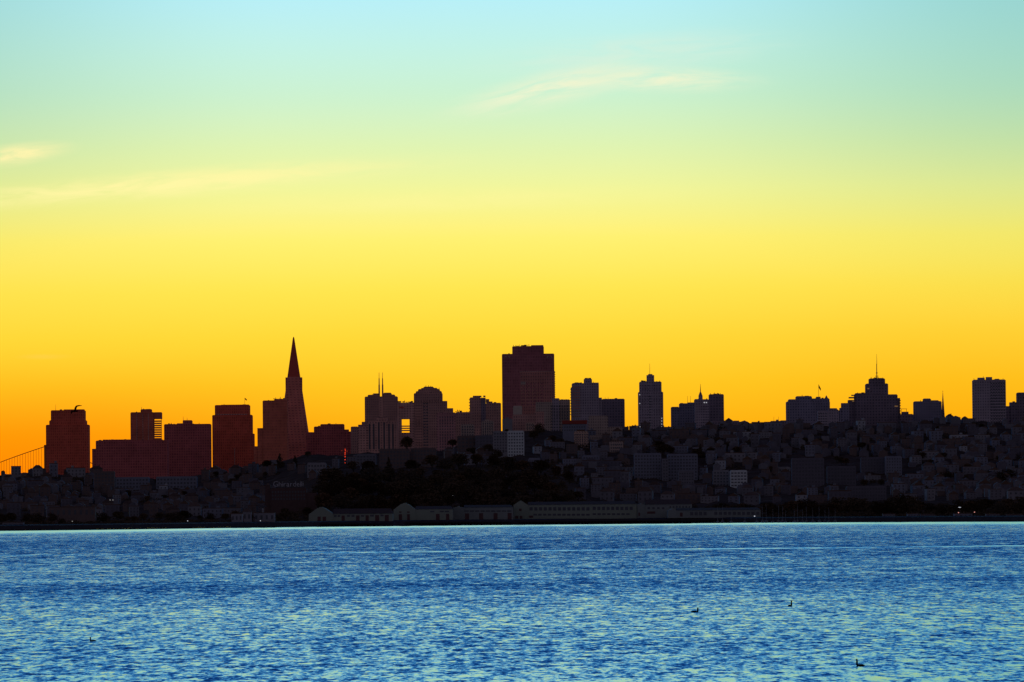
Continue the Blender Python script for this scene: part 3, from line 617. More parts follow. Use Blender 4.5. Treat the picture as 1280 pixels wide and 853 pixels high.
flagpole('dark flag hanging from a pole on the stepped block, right half of skyline', 1023.4, 496.4, 480.6, Yu + 8, 4.0, 2.6, 0.0, 5.2)
t = apt('grey flats with lighter front below the flag-topped block', Yu-100, [('body', 1022.0, 1034.5, 514.5, None), ('right_wing', 1034.55, 1048.5, 512.6, None)], M_slate, 12)
windows(t, 1023, 1034, 516, 535, Yu-100, 4, 6, M_win, .5, .5)
# stepped hotel with mast
Yw = 6250
t = tower('stepped_hotel_tower', 'stepped hilltop tower with tall lattice mast, highest building on the right', Yw,
      [('body', 1069.0, 1122.0, 494.0, None), ('tower_block', 1083.2, 1110.4, 480.2, 494.0), ('crown', 1087.2, 1106.6, 473.8, 480.2), ('left_shoulder', 1069.2, 1083.15, 492.2, 494.0), ('right_shoulder', 1110.45, 1118.0, 493.2, 494.0), ('right_wing', 1122.05, 1125.4, 497.6, None), ('left_wing', 1061.5, 1068.95, 500.0, None)], M_slate2, 26, 'hotel')
MB().box(mx(1064.5,494,Yw), mx(1069,494,Yw), Yw+2, Yw+8, P(1066,495.0,Yw).z, P(1066,493.6,Yw).z).build('canopy', M_slate2, t, t.location)
MB().box(mx(1061.2,497,Yw), mx(1068.9,497,Yw), Yw+2, Yw+8, P(1066,498.2,Yw).z, P(1066,496.4,Yw).z).build('canopy', M_slate2, t, t.location)
balconies(t, 1125.4, 499, 522, Yw, 7, .8, 1); balconies(t, 1083.2, 482, 492, Yw, 3, .6)
clutter(t, 1088, 1106, 473.6, Yw, 5, .9); clutter(t, 1070, 1082, 492, Yw, 2, .6)
mst = spike(t, 'mast', 1096.6, 474, 455, Yw, .55, .4); spike(t, 'mast_tip', 1096.6, 455.2, 442.4, Yw, .3, .12)
for py, w in ((466.2,1.2),(470.2,1.9),(472.2,2.2)):
    a = P(1096.6, py, Yw); MB().box(a.x-w, a.x+w, Yw+7.4, Yw+8.6, a.z-.35, a.z+.35).build('crossbar', M_metal, mst, t.location)
for px, py in ((1085.4,486.0),(1121.2,508.0),(1119.4,508.0),(1066.5,501.6)):
    a = P(px, py, Yw); MB().box(a.x-1.1, a.x+1.1, Yw-.3, Yw-.03, a.z-.6, a.z+.6).build('lit_window', glow('dim amber window', (.35,.2,.08), .35), t, t.location)
apt('dark flats adjoining the left side of the mast-topped tower', Yw-60, [('body', 1052.0, 1061.4, 504.0, None), ('left_wing', 1050.0, 1051.95, 510.0, None)], M_navy, 14)
t = apt('small dark rooftop cluster right of the mast-topped tower', Yw-20, [('body', 1125.5, 1141.6, 518.4, None), ('roof_box', 1127.4, 1135.8, 514.8, 518.4)], M_slate2, 14)
for px in (1127.4, 1133.8): spike(t, 'frame_leg', px, 514.6, 511.4, Yw-20, .2, .2)
a, b = P(1126.8,511.5,Yw-20), P(1134.4,511.5,Yw-20); MB().box(a.x, b.x, Yw-12.4, Yw-11.6, a.z, a.z+.5).build('frame_bar', M_metal, t, t.location)
Yx = 6250
t = tower('apartment_tower', 'dark block with centre roof box beside the thin church steeple', Yx,
      [('body', 1142.8, 1177.0, 502.4, None), ('roof_box', 1154.2, 1163.9, 499.0, 502.4), ('right_roof', 1164, 1174, 501.2, 502.4)], M_navy, 18, 'apartment tower')
r = empty('church_steeple', (mx(1179.2,520,Yx), Yx+4, zg(1179,Yx)-3), 'thin dark tapering steeple against the sky left of the tall gridded tower', 'steeple')
a = P(1179.2, 521, Yx); zt = P(1178.6, 489.6, Yx).z
MB().box(a.x-2.0, a.x+2.0, Yx+2, Yx+6, r.location.z, a.z).build('base', M_slate2, r, r.location)
MB().frustum(a.x-1.9, a.x+1.9, Yx+2.1, Yx+5.9, a.z+.02, a.x-.1, a.x+.1, Yx+3.9, Yx+4.1, zt).build('spire', M_slate2, r, r.location)
MB().box(a.x-.5, a.x+.5, Yx+3.9, Yx+4.1, zt+.2, zt+.5).build('cross_arm', M_metal, r, r.location); MB().box(a.x-.1, a.x+.1, Yx+3.85, Yx+4.15, zt-.6, zt+1.3).build('cross_post', M_metal, r, r.location)
apt('low dark hall on the ridge left of the tall gridded tower', 6150, [('body', 1181, 1200, 522.4, None), ('right_wing', 1200.05, 1204.6, 524.2, None), ('end_wing', 1204.65, 1217, 526.2, None)], M_navy, 14)
Yy = 6150
t = tower('apartment_tower', 'tall pale-gridded apartment tower near the right edge', Yy,
      [('body', 1217.0, 1257.2, 475.4, None), ('left_roof', 1222.6, 1231.0, 472.2, 475.4), ('middle_roof', 1233.0, 1240.4, 471.4, 475.4), ('right_roof', 1244.2, 1249.4, 473.6, 475.4)], M_slate, 22, 'apartment tower')
windows(t, 1237.5, 1256.5, 477.5, 537, Yy, 6, 16, M_win, .6, .5)
balconies(t, 1217.0, 478, 524, Yy, 14, .7)
for px in (1229.8, 1218.2, 1254.6): spike(t, 'antenna', px, 475 if px != 1229.8 else 472, 470.2 if px == 1229.8 else 472.6, Yy, .35, .2)
t = tower('apartment_tower', 'cluster of dark stepped flats at the right edge of the frame', Yy+40,
      [('body', 1263.2, 1272.0, 503.0, None), ('left_wing', 1257.3, 1263.15, 507.8, None), ('right_tower', 1272.05, 1296.0, 491.4, None), ('roof_box', 1266, 1269, 501.8, 503.0)], M_slate2, 18, 'apartment tower')

# hillside apartment blocks the photograph shows by themselves
def block(label, x0, x1, yt, yb, mat, nx, nz, Yv=None, fw=.55, fh=.5, roof=None, name='apartment_building', depth=12, wing=None):
    xm = (x0 + x1)/2
    if Yv is None:
        lo, hi = Ds(xm) + 180, 6090
        for _ in range(40):
            md = (lo + hi)/2
            if proj(P(xm, HOR, md).x, md, zg(xm, md))[1] > yb: lo = md
            else: hi = md
        Yv = lo
    t = tower(name, label, Yv, [('body', x0, x1, yt, None)] + (wing or []), mat, depth, 'apartment building', roofmat=roof)
    if nx: windows(t, x0 + .6, x1 - .6, yt + .8, yb, Yv, nx, nz, M_win, fw, fh)
    return t
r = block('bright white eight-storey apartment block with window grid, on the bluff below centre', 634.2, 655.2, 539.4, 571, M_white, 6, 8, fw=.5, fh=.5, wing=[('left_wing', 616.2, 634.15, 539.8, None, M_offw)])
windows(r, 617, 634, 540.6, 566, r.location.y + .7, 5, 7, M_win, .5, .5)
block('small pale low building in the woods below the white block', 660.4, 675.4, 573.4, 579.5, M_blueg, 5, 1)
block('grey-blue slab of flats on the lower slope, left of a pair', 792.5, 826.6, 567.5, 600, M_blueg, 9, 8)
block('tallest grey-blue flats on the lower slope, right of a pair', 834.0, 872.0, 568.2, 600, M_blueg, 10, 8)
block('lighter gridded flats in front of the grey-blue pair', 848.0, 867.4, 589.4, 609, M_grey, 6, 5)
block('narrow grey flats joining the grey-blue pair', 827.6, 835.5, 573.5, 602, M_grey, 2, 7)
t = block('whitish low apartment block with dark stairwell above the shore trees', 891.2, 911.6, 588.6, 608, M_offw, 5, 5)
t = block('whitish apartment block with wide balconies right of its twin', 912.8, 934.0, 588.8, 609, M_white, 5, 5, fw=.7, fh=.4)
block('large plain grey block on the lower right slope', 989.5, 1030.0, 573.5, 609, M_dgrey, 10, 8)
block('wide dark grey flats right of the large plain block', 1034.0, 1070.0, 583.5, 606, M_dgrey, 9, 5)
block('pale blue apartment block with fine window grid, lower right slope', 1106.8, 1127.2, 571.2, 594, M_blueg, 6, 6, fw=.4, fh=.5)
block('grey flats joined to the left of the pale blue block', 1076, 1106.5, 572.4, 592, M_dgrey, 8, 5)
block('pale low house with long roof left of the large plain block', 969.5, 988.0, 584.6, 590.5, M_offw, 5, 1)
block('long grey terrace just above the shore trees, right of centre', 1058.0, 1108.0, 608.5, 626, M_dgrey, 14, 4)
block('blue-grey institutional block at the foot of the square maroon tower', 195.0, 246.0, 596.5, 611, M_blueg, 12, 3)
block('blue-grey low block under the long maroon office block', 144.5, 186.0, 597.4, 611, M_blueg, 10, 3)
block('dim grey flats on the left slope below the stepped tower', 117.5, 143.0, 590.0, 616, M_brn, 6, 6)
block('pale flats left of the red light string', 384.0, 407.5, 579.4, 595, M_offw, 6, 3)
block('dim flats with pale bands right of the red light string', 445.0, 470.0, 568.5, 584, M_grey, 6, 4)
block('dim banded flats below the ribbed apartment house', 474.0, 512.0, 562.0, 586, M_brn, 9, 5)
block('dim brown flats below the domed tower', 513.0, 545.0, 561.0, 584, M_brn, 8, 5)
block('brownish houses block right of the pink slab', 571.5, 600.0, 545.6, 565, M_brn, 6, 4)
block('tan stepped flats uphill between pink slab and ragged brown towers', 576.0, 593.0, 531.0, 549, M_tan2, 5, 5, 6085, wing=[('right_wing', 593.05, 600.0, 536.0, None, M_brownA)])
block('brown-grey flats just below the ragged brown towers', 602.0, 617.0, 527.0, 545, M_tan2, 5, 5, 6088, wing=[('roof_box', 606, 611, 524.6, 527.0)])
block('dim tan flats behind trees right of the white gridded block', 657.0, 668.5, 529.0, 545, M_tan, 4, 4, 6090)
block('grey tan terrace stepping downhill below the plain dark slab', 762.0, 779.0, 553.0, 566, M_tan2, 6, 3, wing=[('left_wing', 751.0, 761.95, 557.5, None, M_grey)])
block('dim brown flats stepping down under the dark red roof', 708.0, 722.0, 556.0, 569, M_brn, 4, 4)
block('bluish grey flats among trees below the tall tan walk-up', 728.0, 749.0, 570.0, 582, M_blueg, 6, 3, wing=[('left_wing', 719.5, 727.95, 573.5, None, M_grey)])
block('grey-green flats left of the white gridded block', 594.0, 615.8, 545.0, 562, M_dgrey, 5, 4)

# ------------------------------------------------------------------ suspension bridge, far left
Yb = 9800.0
r = empty('suspension_bridge', P(30, 600, Yb), 'distant suspension bridge cable and hangers glimpsed at the far left edge', 'bridge')
def cable_y(px): return 558.0 + (57.5 - px)*0.318 + 0.00055*(57.5 - px)**2*1.0 if px <= 57.5 else 558 + (px - 57.5)*0.372
mb = MB(); pts = [(px, cable_y(px)) for px in np.arange(-180, 57.6, 6.0)] + [(57.5, 558.0)]
for (xa, ya), (xb, yb_) in zip(pts[:-1], pts[1:]): mb.tube(P(xa, min(ya, 596), Yb), P(xb, min(yb_, 596), Yb), 0.75, 0.75, 6)
mb.build('main_cable', M_bridge, r, r.location)
mb = MB(); pts = [(px, cable_y(px)) for px in np.arange(57.5, 160, 6.0)]
for (xa, ya), (xb, yb_) in zip(pts[:-1], pts[1:]): mb.tube(P(xa, min(ya, 597), Yb), P(xb, min(yb_, 597), Yb), 0.75, 0.75, 6)
mb.build('main_cable', M_bridge, r, r.location)
dz = P(30, 597, Yb).z
MB().box(P(-260,597,Yb).x, P(260,597,Yb).x, Yb-10, Yb+10, dz-6, dz).build('deck', M_bridge, r, r.location)
for q in range(17):
    px = 55.2 - 3.35*q; a = P(px, cable_y(px), Yb); MB().tube((a.x, Yb, dz), (a.x, Yb, a.z), .3, .3, 5).build('hanger', M_bridge, r, r.location)
a = P(57.5, 556.4, Yb); MB().box(a.x-3, a.x+3, Yb-8, Yb+8, 0, a.z).build('pylon', M_bridge, r, r.location)

# ------------------------------------------------------------------ waterfront sheds on piers
def shed(label, gx0, gx1, apex, eave, x1, ridge_y, yb, mat, Y, doors=(), wrows=(), gable_doors=(), roof=M_roofd):
    r = empty('pier_shed', P((gx0 + x1)/2, yb, Y), label, 'shed'); o = r.location.copy()
    X0, XG, X1 = mx(gx0,yb,Y), mx(gx1,yb,Y), mx(x1,yb,Y); zb = P(gx0,yb,Y).z; ze = P(gx0,eave,Y).z; za = P(gx0,apex,Y).z; xm = (X0+XG)/2
    zr = P(gx1, ridge_y, Y).z
    q = (XG-X0)*.14
    MB().prism([(X0,zb),(XG,zb),(XG,ze),(xm+q,za-.5),(xm+q*.5,za-.3),(xm+q*.5,za+.25),(xm-q*.5,za+.25),(xm-q*.5,za-.3),(xm-q,za-.5),(X0,ze)], Y-.6, Y+34).build('gable_front', mat, r, o)
    if X1 > XG + 1:
        MB().box(XG+.02, X1, Y, Y+30, zb, ze).build('wall', mat, r, o)
        MB().hull([(XG+.03,Y-.5,ze+.05),(X1+.3,Y-.5,ze+.05),(X1+.3,Y+30.5,ze+.05),(XG+.03,Y+30.5,ze+.05)], [(XG+.03,Y+13,zr),(X1-2,Y+13,zr),(X1-2,Y+17,zr),(XG+.03,Y+17,zr)]).build('roof', roof, r, o)
    for a, b, y0, y1 in doors: MB().box(mx(a,yb,Y), mx(b,yb,Y), Y-.12, Y+.3, P(a,y1,Y).z, P(a,y0,Y).z).build('door', M_door, r, o)
    for a, b, y0, y1 in gable_doors: MB().box(mx(a,yb,Y), mx(b,yb,Y), Y-.75, Y-.5, P(a,y1,Y).z, P(a,y0,Y).z).build('door', M_door, r, o)
    for a, b, y0, y1, n_, fw in wrows:
        for k in range(n_):
            c = a + (b-a)*(k+.5)/n_; w = (b-a)/n_*fw/2
            MB().box(mx(c-w,yb,Y), mx(c+w,yb,Y), Y-.1, Y+.3, P(c,y1,Y).z, P(c,y0,Y).z).build('window', M_win, r, o)
    return r
def YS(px): return Ds(px) + 34
shed('long low pier shed with dark doors, leftmost of the waterfront sheds', 386.0, 416.5, 634.6, 643.0, 491.0, 636.2, 652.6, M_shed, YS(440),
     [(427,431,644.6,652.4),(445,449.5,644.4,652.2),(457,461,644.2,652),(469,474,644,651.8),(481,486,643.8,651.6)],
     [(417,426,644,646.4,2,.7),(433,444,644,646.2,2,.7),(450.5,456,644,646.2,1,.7),(462,468,643.6,646,1,.8),(475,480,643.4,645.6,1,.8)], [(397,401,646,652.6),(403.4,407.6,646,652.6)])
shed('pier shed with tall pale gable and scattered doors, second from the left', 492.0, 519.5, 629.4, 637.2, 566.0, 633.0, 650.6, M_shed, YS(520),
     [(545,549.6,642.6,650.4),(557.6,561.6,642.4,650.2)], [(538,543,639,640.6,1,1.),(549,562,638.6,640.4,2,.8)], [(498.6,502.6,643,650.6),(509,512.4,643,650.6),(499,502,639.6,641.2),(509,512,639.6,641.2)])
shed('plain grey pier shed with four dark doorways, left of the windowed shed', 566.4, 580.0, 633.0, 634.8, 641.6, 631.6, 650.4, M_shed2, YS(600),
     [(581.4,586.4,642,650.2),(599,604,641.8,650),(617,622,641.6,649.8),(634.6,639.6,641.4,649.6)], [(580,640,638.2,640,9,.8)])
shed('two-storey pier shed with long rows of square windows, right of centre', 642.0, 660.0, 626.4, 631.6, 796.0, 627.6, 650.0, M_shed, YS(700),
     [(661.6,666.4,644.8,647.4)], [(661,738,634.2,638.4,13,.66),(740,792,633.6,637.8,9,.66),(666,738,642.4,644.8,12,.72),(740,788,641.8,644,8,.7)], [(644,648,645,648.6),(649.6,653,645,648.6),(649,652,636,639)])
shed('grey pier office building with mixed windows, between windowed shed and low shed', 796.6, 806.0, 629.2, 631.0, 865.0, 624.6, 648.6, M_shed2, YS(830),
     [(809,819,639.6,642.4)], [(808,832,634.2,636.6,4,.5),(836,864,629.6+3,635,7,.5)], [(798,800,641,645)])
shed('low pier shed with dark square openings, rightmost of the waterfront sheds', 835.0, 846.0, 636.0, 638.4, 951.0, 635.4, 648.0, M_shed2, YS(890)-26,
     [(838+12,842+11.4,641,646)], [(862,884,640,644.4,4,.72),(892,950,640,643.8,10,.7)])
def pier(label, x0, x1, Y, ytop):
    r = empty('pier', P((x0+x1)/2, ytop, Y), label, 'pier'); o = r.location.copy(); z = P((x0+x1)/2, ytop, Y).z
    MB().box(mx(x0,ytop,Y), mx(x1,ytop,Y), Y, Y+45, z-1.0, z).build('deck', M_pile, r, o)
    n_ = int((x1-x0)/4)
    for k in range(n_):
        xx = mx(x0 + (k+.5)*(x1-x0)/n_, ytop, Y); MB().cyl(xx, Y+.8, -1.5, z-1.02, .45, .45, 6).build('pile', M_pile, r, o)
for lab, a, b, yy in (('dark timber pier under the leftmost waterfront shed', 383, 492, 653.6), ('dark timber pier under the tall-gabled and four-door sheds', 492.5, 641.5, 652.0), ('dark timber pier under the two-storey windowed shed', 642, 797, 650.6), ('dark timber pier under the low rightmost shed', 797.5, 953, 649.2)):
    pier(lab, a, b, Ds((a+b)/2) - 22, yy)

# small waterfront buildings
def cabin(label, x0, x1, yt, yb, mat, Y, roof='flat', nwin=3, door=True):
    r = empty('waterfront_building', P((x0+x1)/2, yb, Y), label, 'building'); o = r.location.copy()
    X0, X1 = mx(x0,yb,Y), mx(x1,yb,Y); zt, zb = P(x0,yt,Y).z, P(x0,yb,Y).z - 2
    MB().box(X0, X1, Y, Y+10, zb, zt).build('wall', mat, r, o)
    if roof == 'flat': MB().box(X0-.3, X1+.3, Y-.3, Y+10.3, zt+.01, zt+.5).build('roof', M_roofg, r, o)
    else: MB().frustum(X0-.6, X1+.6, Y-.6, Y+10.6, zt+.01, (X0+X1)/2-1, (X0+X1)/2+1, Y+4.5, Y+5.5, zt+2.8).build('roof', M_roofg, r, o)
    w = (X1-X0)/nwin
    for k in range(nwin): MB().box(X0+w*(k+.3), X0+w*(k+.7), Y-.1, Y+.3, zb+(zt-zb)*.5, zb+(zt-zb)*.82).build('window', M_win, r, o)
    if door: MB().box(X0+w*.1, X0+w*.24, Y-.12, Y+.3, zb+1.2, zb+(zt-zb)*.72).build('door', M_door, r, o)
    return r
cabin('whitish low waterfront house, left of two by the seawall', 289, 303, 642.6, 654.4, M_offw, YS(296), 'flat', 3)
cabin('whitish waterfront house with peaked hip roof, above the left seawall', 303.5, 314.0, 640.0, 654, M_offw, YS(310)+12, 'hip', 2)
t = cabin('bigger white waterfront house topped by a flared funnel shape', 317.2, 343.4, 641.6, 654.2, M_offw, YS(330), 'flat', 4)
o = t.location; Y_ = o.y; a = P(328.2, 641.4, Y_)
MB().cyl(a.x, Y_+5, a.z+.4, P(328,635.4,Y_).z, .7, .6, 10).build('funnel_stem', M_offw, t, o)
MB().cyl(a.x, Y_+5, P(328,635.2,Y_).z, P(328,632.2,Y_).z, .8, 3.4, 14).build('funnel_bowl', M_grey, t, o)
cabin('grey flat cabin on the quay, far left by the waterline', 3, 29, 653.6, 659.6, M_grey, YS(16), 'flat', 4)
cabin('pale low cabin on the quay, second from the left edge', 32.5, 47.5, 656.0, 660.2, M_offw, YS(40), 'flat', 3)
cabin('long dark warehouse wall above the left quay', 62, 119, 634.5, 650, M_brn, YS(90)+160, 'flat', 8)
for i, (x0, x1, yt, yb, ml) in enumerate(((1104,1119,643.0,648,M_grey),(1134.5,1148.5,642.6,647.4,M_blueg),(1151,1169,643.4,647.2,M_dgrey),(1193,1215.5,642.4,647.6,M_blueg),(1233,1249.5,643,647.2,M_grey),(1259,1279,643.6,647.4,M_dgrey))):
    cabin(['grey quayside hut, leftmost of the row right of the marina', 'bluish quayside hut, second of the right-hand row', 'dim long quayside hut, third of the right-hand row', 'bluish quayside building under the two red lamps', 'grey quayside hut right of the red lamps', 'dim quayside building touching the right edge'][i], x0, x1, yt, yb, ml, YS((x0+x1)/2)+6, 'flat', 4)

# letter sign on a brick factory
Yg = Ds(360) + 330
t = apt('dark brick factory block carrying the rooftop letter sign', Yg, [('body', 338, 383, 611.0, None), ('right_wing', 383.05, 396, 616.0, None), ('clock_turret', 331.0, 337.9, 606.5, None)], M_brick, 20, 'brick_factory', 'factory')
windows(t, 339, 382, 613, 626, Yg, 12, 3, M_win, .5, .55)
r = empty('letter_sign', P(360, 611, Yg + 2), 'large pale rooftop letters spelling Ghirardelli above a brick factory', 'sign'); ox = mx(341.6, 605, Yg+2); zb = P(360, 608.4, Yg+2).z
cells = []
for ch in 'Ghirardelli':
    cu = bpy.data.curves.new('letter', 'FONT'); cu.body = ch; cu.size = 6.6 if ch == 'G' else 6.1; cu.extrude = .12; cu.offset = 0.0
    ob = bpy.data.objects.new('letter', cu); COL.objects.link(ob); dg = bpy.context.evaluated_depsgraph_get(); dg.update()
    me = bpy.data.meshes.new_from_object(ob.evaluated_get(dg)); bpy.data.objects.remove(ob); me.materials.clear(); me.materials.append(M_sign)
    xs = [v.co.x for v in me.vertices]; cells.append((me, min(xs), max(xs)))
tot = mx(379.4,605,Yg+2) - ox; sw = sum(b - a for _, a, b in cells); gap = (tot - sw)/10.0
x = ox
for me, a, b in cells:
    o = bpy.data.objects.new('letter', me); COL.objects.link(o); o.parent = r; o.rotation_euler = (PI/2, 0, 0)
    o.location = Vector((x - a, Yg + 2, zb)) - r.location; x += (b - a) + gap
for py in (608.8, 602.0):
    z = P(360, py, Yg+2).z; MB().box(ox-.5, ox+tot+.5, Yg+2.4, Yg+2.6, z-.1, z+.1).build('frame_rail', M_metal, r, r.location)
for k in range(9):
    xx = ox + tot*k/8; MB().box(xx-.08, xx+.08, Yg+2.65, Yg+2.8, P(360,611,Yg).z+.7, zb+5.2).build('frame_post', M_metal, r, r.location)

# ------------------------------------------------------------------ lamps
def lamp(label, px, py, Y, mat, rad, wide=1.0, post=5.0):
    rad *= .85; a = P(px, py, Y); r = empty('street_lamp', (a.x, Y, a.z - post), label, 'lamp'); o = r.location.copy()
    MB().tube((a.x, Y+.1, a.z - post), (a.x, Y+.1, a.z - rad*.6), .12, .08, 6).build('post', M_metal, r, o)
    bm = MB(); bmesh.ops.create_uvsphere(bm.bm, u_segments=10, v_segments=6, radius=rad); bmesh.ops.scale(bm.bm, vec=(wide,1,.8), verts=bm.bm.verts[:])
    bmesh.ops.translate(bm.bm, vec=(a.x, Y, a.z), verts=bm.bm.verts[:]); bm.build('lamp_head', mat, r, o, True)
lamp('bright white lamp in the dark woods above the tall-gabled shed', 565.5, 619.5, Ds(565)+300, M_lw, .55)
lamp('white lamp on the quay at the right end of the low shed', 943.2, 645.4, Ds(943)-2, M_lw, .5, 1.4, 3)
lamp('wide bluish-white lamp above the quay huts at right', 1199.6, 634.4, YS(1200)+30, M_lw, .3, 4.5, 5)
lamp('red lamp above the bluish quayside building, left of two', 1198.2, 641.0, YS(1198)-4, M_lp, .5, 1, 4)
lamp('pinkish lamp above the bluish quayside building, right of two', 1218.2, 640.4, YS(1218)-4, M_lp, .5, 1, 4)
lamp('white lamp before the bigger white waterfront house', 325.4, 651.2, YS(325)-8, M_lw, .42, 1, 2.5)
lamp('dim white lamp on the left slope, left of a close pair', 137.6, 625.2, Ds(138)+330, glow('dim lamp glass', (.5,.48,.42), .6), .45)
lamp('dim white lamp on the left slope, right of a close pair', 141.2, 625.2, Ds(141)+330, glow('dim lamp glass', (.5,.48,.42), .6), .45)
lamp('white lamp on the seawall left of the white waterfront houses', 234.6, 651.4, YS(234)-20, M_lw, .38, 1.3, 3)
lamp('faint lamp by the dark warehouse, far left', 90.4, 651.8, YS(90)-10, glow('dim lamp glass', (.5,.48,.42), .6), .42, 1, 3)
# red obstruction light string
Yr_ = 5750; r = empty('light_mast', (mx(431,582,Yr_), Yr_, zg(431,Yr_)), 'vertical string of red lights on a thin mast right of the pyramid', 'light mast'); o = r.location.copy()
MB().tube((o.x, Yr_+.6, o.z), (o.x, Yr_+.6, P(431,560,Yr_).z), .2, .15, 6).build('mast', M_metal, r, o)
for k, py in enumerate((561.8, 563.8, 566.4, 568.6, 571.2, 574.8, 578.8, 582.4)):
    a = P(431.4 + (.35 if k < 3 else -.1)*(k % 2), py, Yr_); s_ = .72*(.62, .7, .8, .62, .68, .72, .5, .42)[k]
    MB().box(a.x-s_, a.x+s_, Yr_-.3, Yr_+.3, a.z-s_*.8, a.z+s_*.8).build('red_light', M_lr, r, o)
for px, py, sx_ in ((427.2,563.6,.4),(434.0,564.2,.5)):
    a = P(px, py, Yr_); MB().box(a.x-sx_, a.x+sx_, Yr_-.2, Yr_+.2, a.z-.3, a.z+.3).build('red_light', glow('dim red lamp glass', (.5,.05,.02), .6), r, o)

# ------------------------------------------------------------------ trees
def tree_proto(kind, seed):
    rr = random.Random(seed); q = MB(); b = q.bm
    tr = MB()
    if kind == 'cypress':   # broad, layered, flat-topped
        H = 14.0; tr.tube((0,0,-1.5), (.3,.1,H*.55), .5, .28, 7)
        pads = []
        for k in range(11):
            z = H*(.38 + .56*k/10); rad = 5.4*math.sqrt(max(.08, 1 - ((k-3.5)/8.5)**2)); an = rr.random()*6.28; d = rad*.5*rr.random()
            pads.append((math.cos(an)*d, math.sin(an)*d, z, rad*(.65 + .4*rr.random()), 1.2 + .6*rr.random()))
        for k in range(4): an = k*1.57 + rr.random(); tr.tube((.1,0,H*.32), (math.cos(an)*3.2, math.sin(an)*3.2, H*.62), .2, .07, 5)
    elif kind == 'round':
        H = 12.0; tr.tube((0,0,-1.5), (.2,.2,H*.5), .4, .22, 7); pads = []
        for k in range(15):
            an = rr.random()*6.28; el_ = rr.random()*1.5 - .25; d = 3.1*rr.random()**.5
            pads.append((math.cos(an)*d*math.cos(el_), math.sin(an)*d*math.cos(el_), H*.62 + 3.2*math.sin(el_), 1.5 + 1.1*rr.random(), 1.3 + .8*rr.random()))
        for k in range(4): an = k*1.57 + rr.random(); tr.tube((.1,.1,H*.3), (math.cos(an)*2.4, math.sin(an)*2.4, H*.68), .18, .06, 5)
    else:                   # tall pointed conifer
        H = 17.0; tr.tube((0,0,-1.5), (0,0,H*.9), .4, .08, 7); pads = []
        for k in range(15):
            f_ = k/14; rad = 3.4*(1 - f_)**.8 + .35; an = rr.random()*6.28; d = rad*.35
            pads.append((math.cos(an)*d, math.sin(an)*d, H*(.2 + .8*f_), rad*(.75 + .4*rr.random()), .9))
    vol = [p[3]**2*p[4] for p in pads]; tv = sum(vol)
    for p, v in zip(pads, vol):
        for _ in range(max(22, int(900*v/tv))):
            while True:
                c = Vector((rr.uniform(-1,1), rr.uniform(-1,1), rr.uniform(-1,1)))
                if c.length < 1.08 and c.length > .45: break
            c = Vector((p[0] + c.x*p[3], p[1] + c.y*p[3], p[2] + c.z*p[4]))
            u_ = Vector((rr.gauss(0,1), rr.gauss(0,1), rr.gauss(0,.6))).normalized(); w_ = u_.orthogonal().normalized()
            s_ = rr.uniform(.3, .75); w_ = w_*s_*.7; u_ = u_*s_
            vs = [b.verts.new(c + d_) for d_ in (u_, w_, -u_, -w_)]; b.faces.new(vs)
    return q, tr
PROT = []
for i, (kd, sd_, ml, cat) in enumerate((('cypress',1,1,'broad dark cypress'),('cypress',2,0,'flat-topped cypress'),('round',3,0,'round leafy tree'),('round',4,2,'bushy brownish tree'),('conifer',5,1,'pointed conifer'))):
    q, tr = tree_proto(kd, sd_)
    root = empty(['cypress_tree','cypress_tree','leafy_tree','leafy_tree','conifer_tree'][i], (0,0,0), cat, 'tree')
    ch = [q.build('crown', M_leaf[ml], root), tr.build('trunk', M_bark, root)]; PROT.append([root, ch, cat, False])
TREES = []
def put_tree(px, Y, hgt, kind, place, z=None):
    p = PROT[kind]; H_ = (14.5, 14.5, 12.5, 12.5, 17.5)[kind]; s_ = hgt/H_
    loc = (P(px, HOR - 30, Y).x, Y, zg(px, Y) - .12*hgt)
    wx = s_*random.uniform(1.1, 1.6); rz = random.uniform(0, 6.28)
    if not p[3]: p[3] = True; o = p[0]; o.location = loc; o.rotation_euler = (0,0,rz); o.scale = (wx,wx,s_)
    else: o = copy_tree(p[0], p[1], loc, rz, (wx,wx,s_))
    TREES.append((px, o, kind, place))
def depth_for(px, py, lo=None, hi=6090):
    lo = Ds(px) + 160 if lo is None else lo
    for _ in range(36):
        md = (lo + hi)/2
        if proj(P(px, HOR, md).x, md, zg(px, md))[1] > py: lo = md
        else: hi = md
    return lo
# bluff woods
for k in range(110):
    px = 354 + 372*((k*0.61803) % 1.0); row = k % 4
    Y = Ds(px) + (210, 330, 440, 560)[row] + random.uniform(-40, 40)
    if px < 400 and row > 1: continue
    edge = min(1.0, (px - 350)/50, (728 - px)/40)
    put_tree(px, Y, (13 + 9*random.random())*max(.55, edge), random.choice((0,0,1,1,2,3,2,4)), 'on the dark wooded bluff behind the pier sheds')
# shore trees right
for k in range(64):
    px = 726 + 560*((k*0.61803) % 1.0)
    Y = Ds(px) + (110, 200, 300)[k % 3] + random.uniform(-25, 25)
    big = 1.0 + .35*math.exp(-((px-1040)/40)**2) + .45*math.exp(-((px-1130)/25)**2) + .3*math.exp(-((px-1255)/40)**2)
    put_tree(px, Y, (9.5 + 5*random.random())*big, random.choice((0,0,1,1,2,3)), 'in the dark shoreline belt right of the bluff')
# left shore trees
for k in range(26):
    px = 2 + 350*((k*0.61803) % 1.0)
    put_tree(px, Ds(px) + 90 + 220*random.random(), 6 + 5*random.random(), random.choice((0,1,2,3)), 'along the low left waterfront')
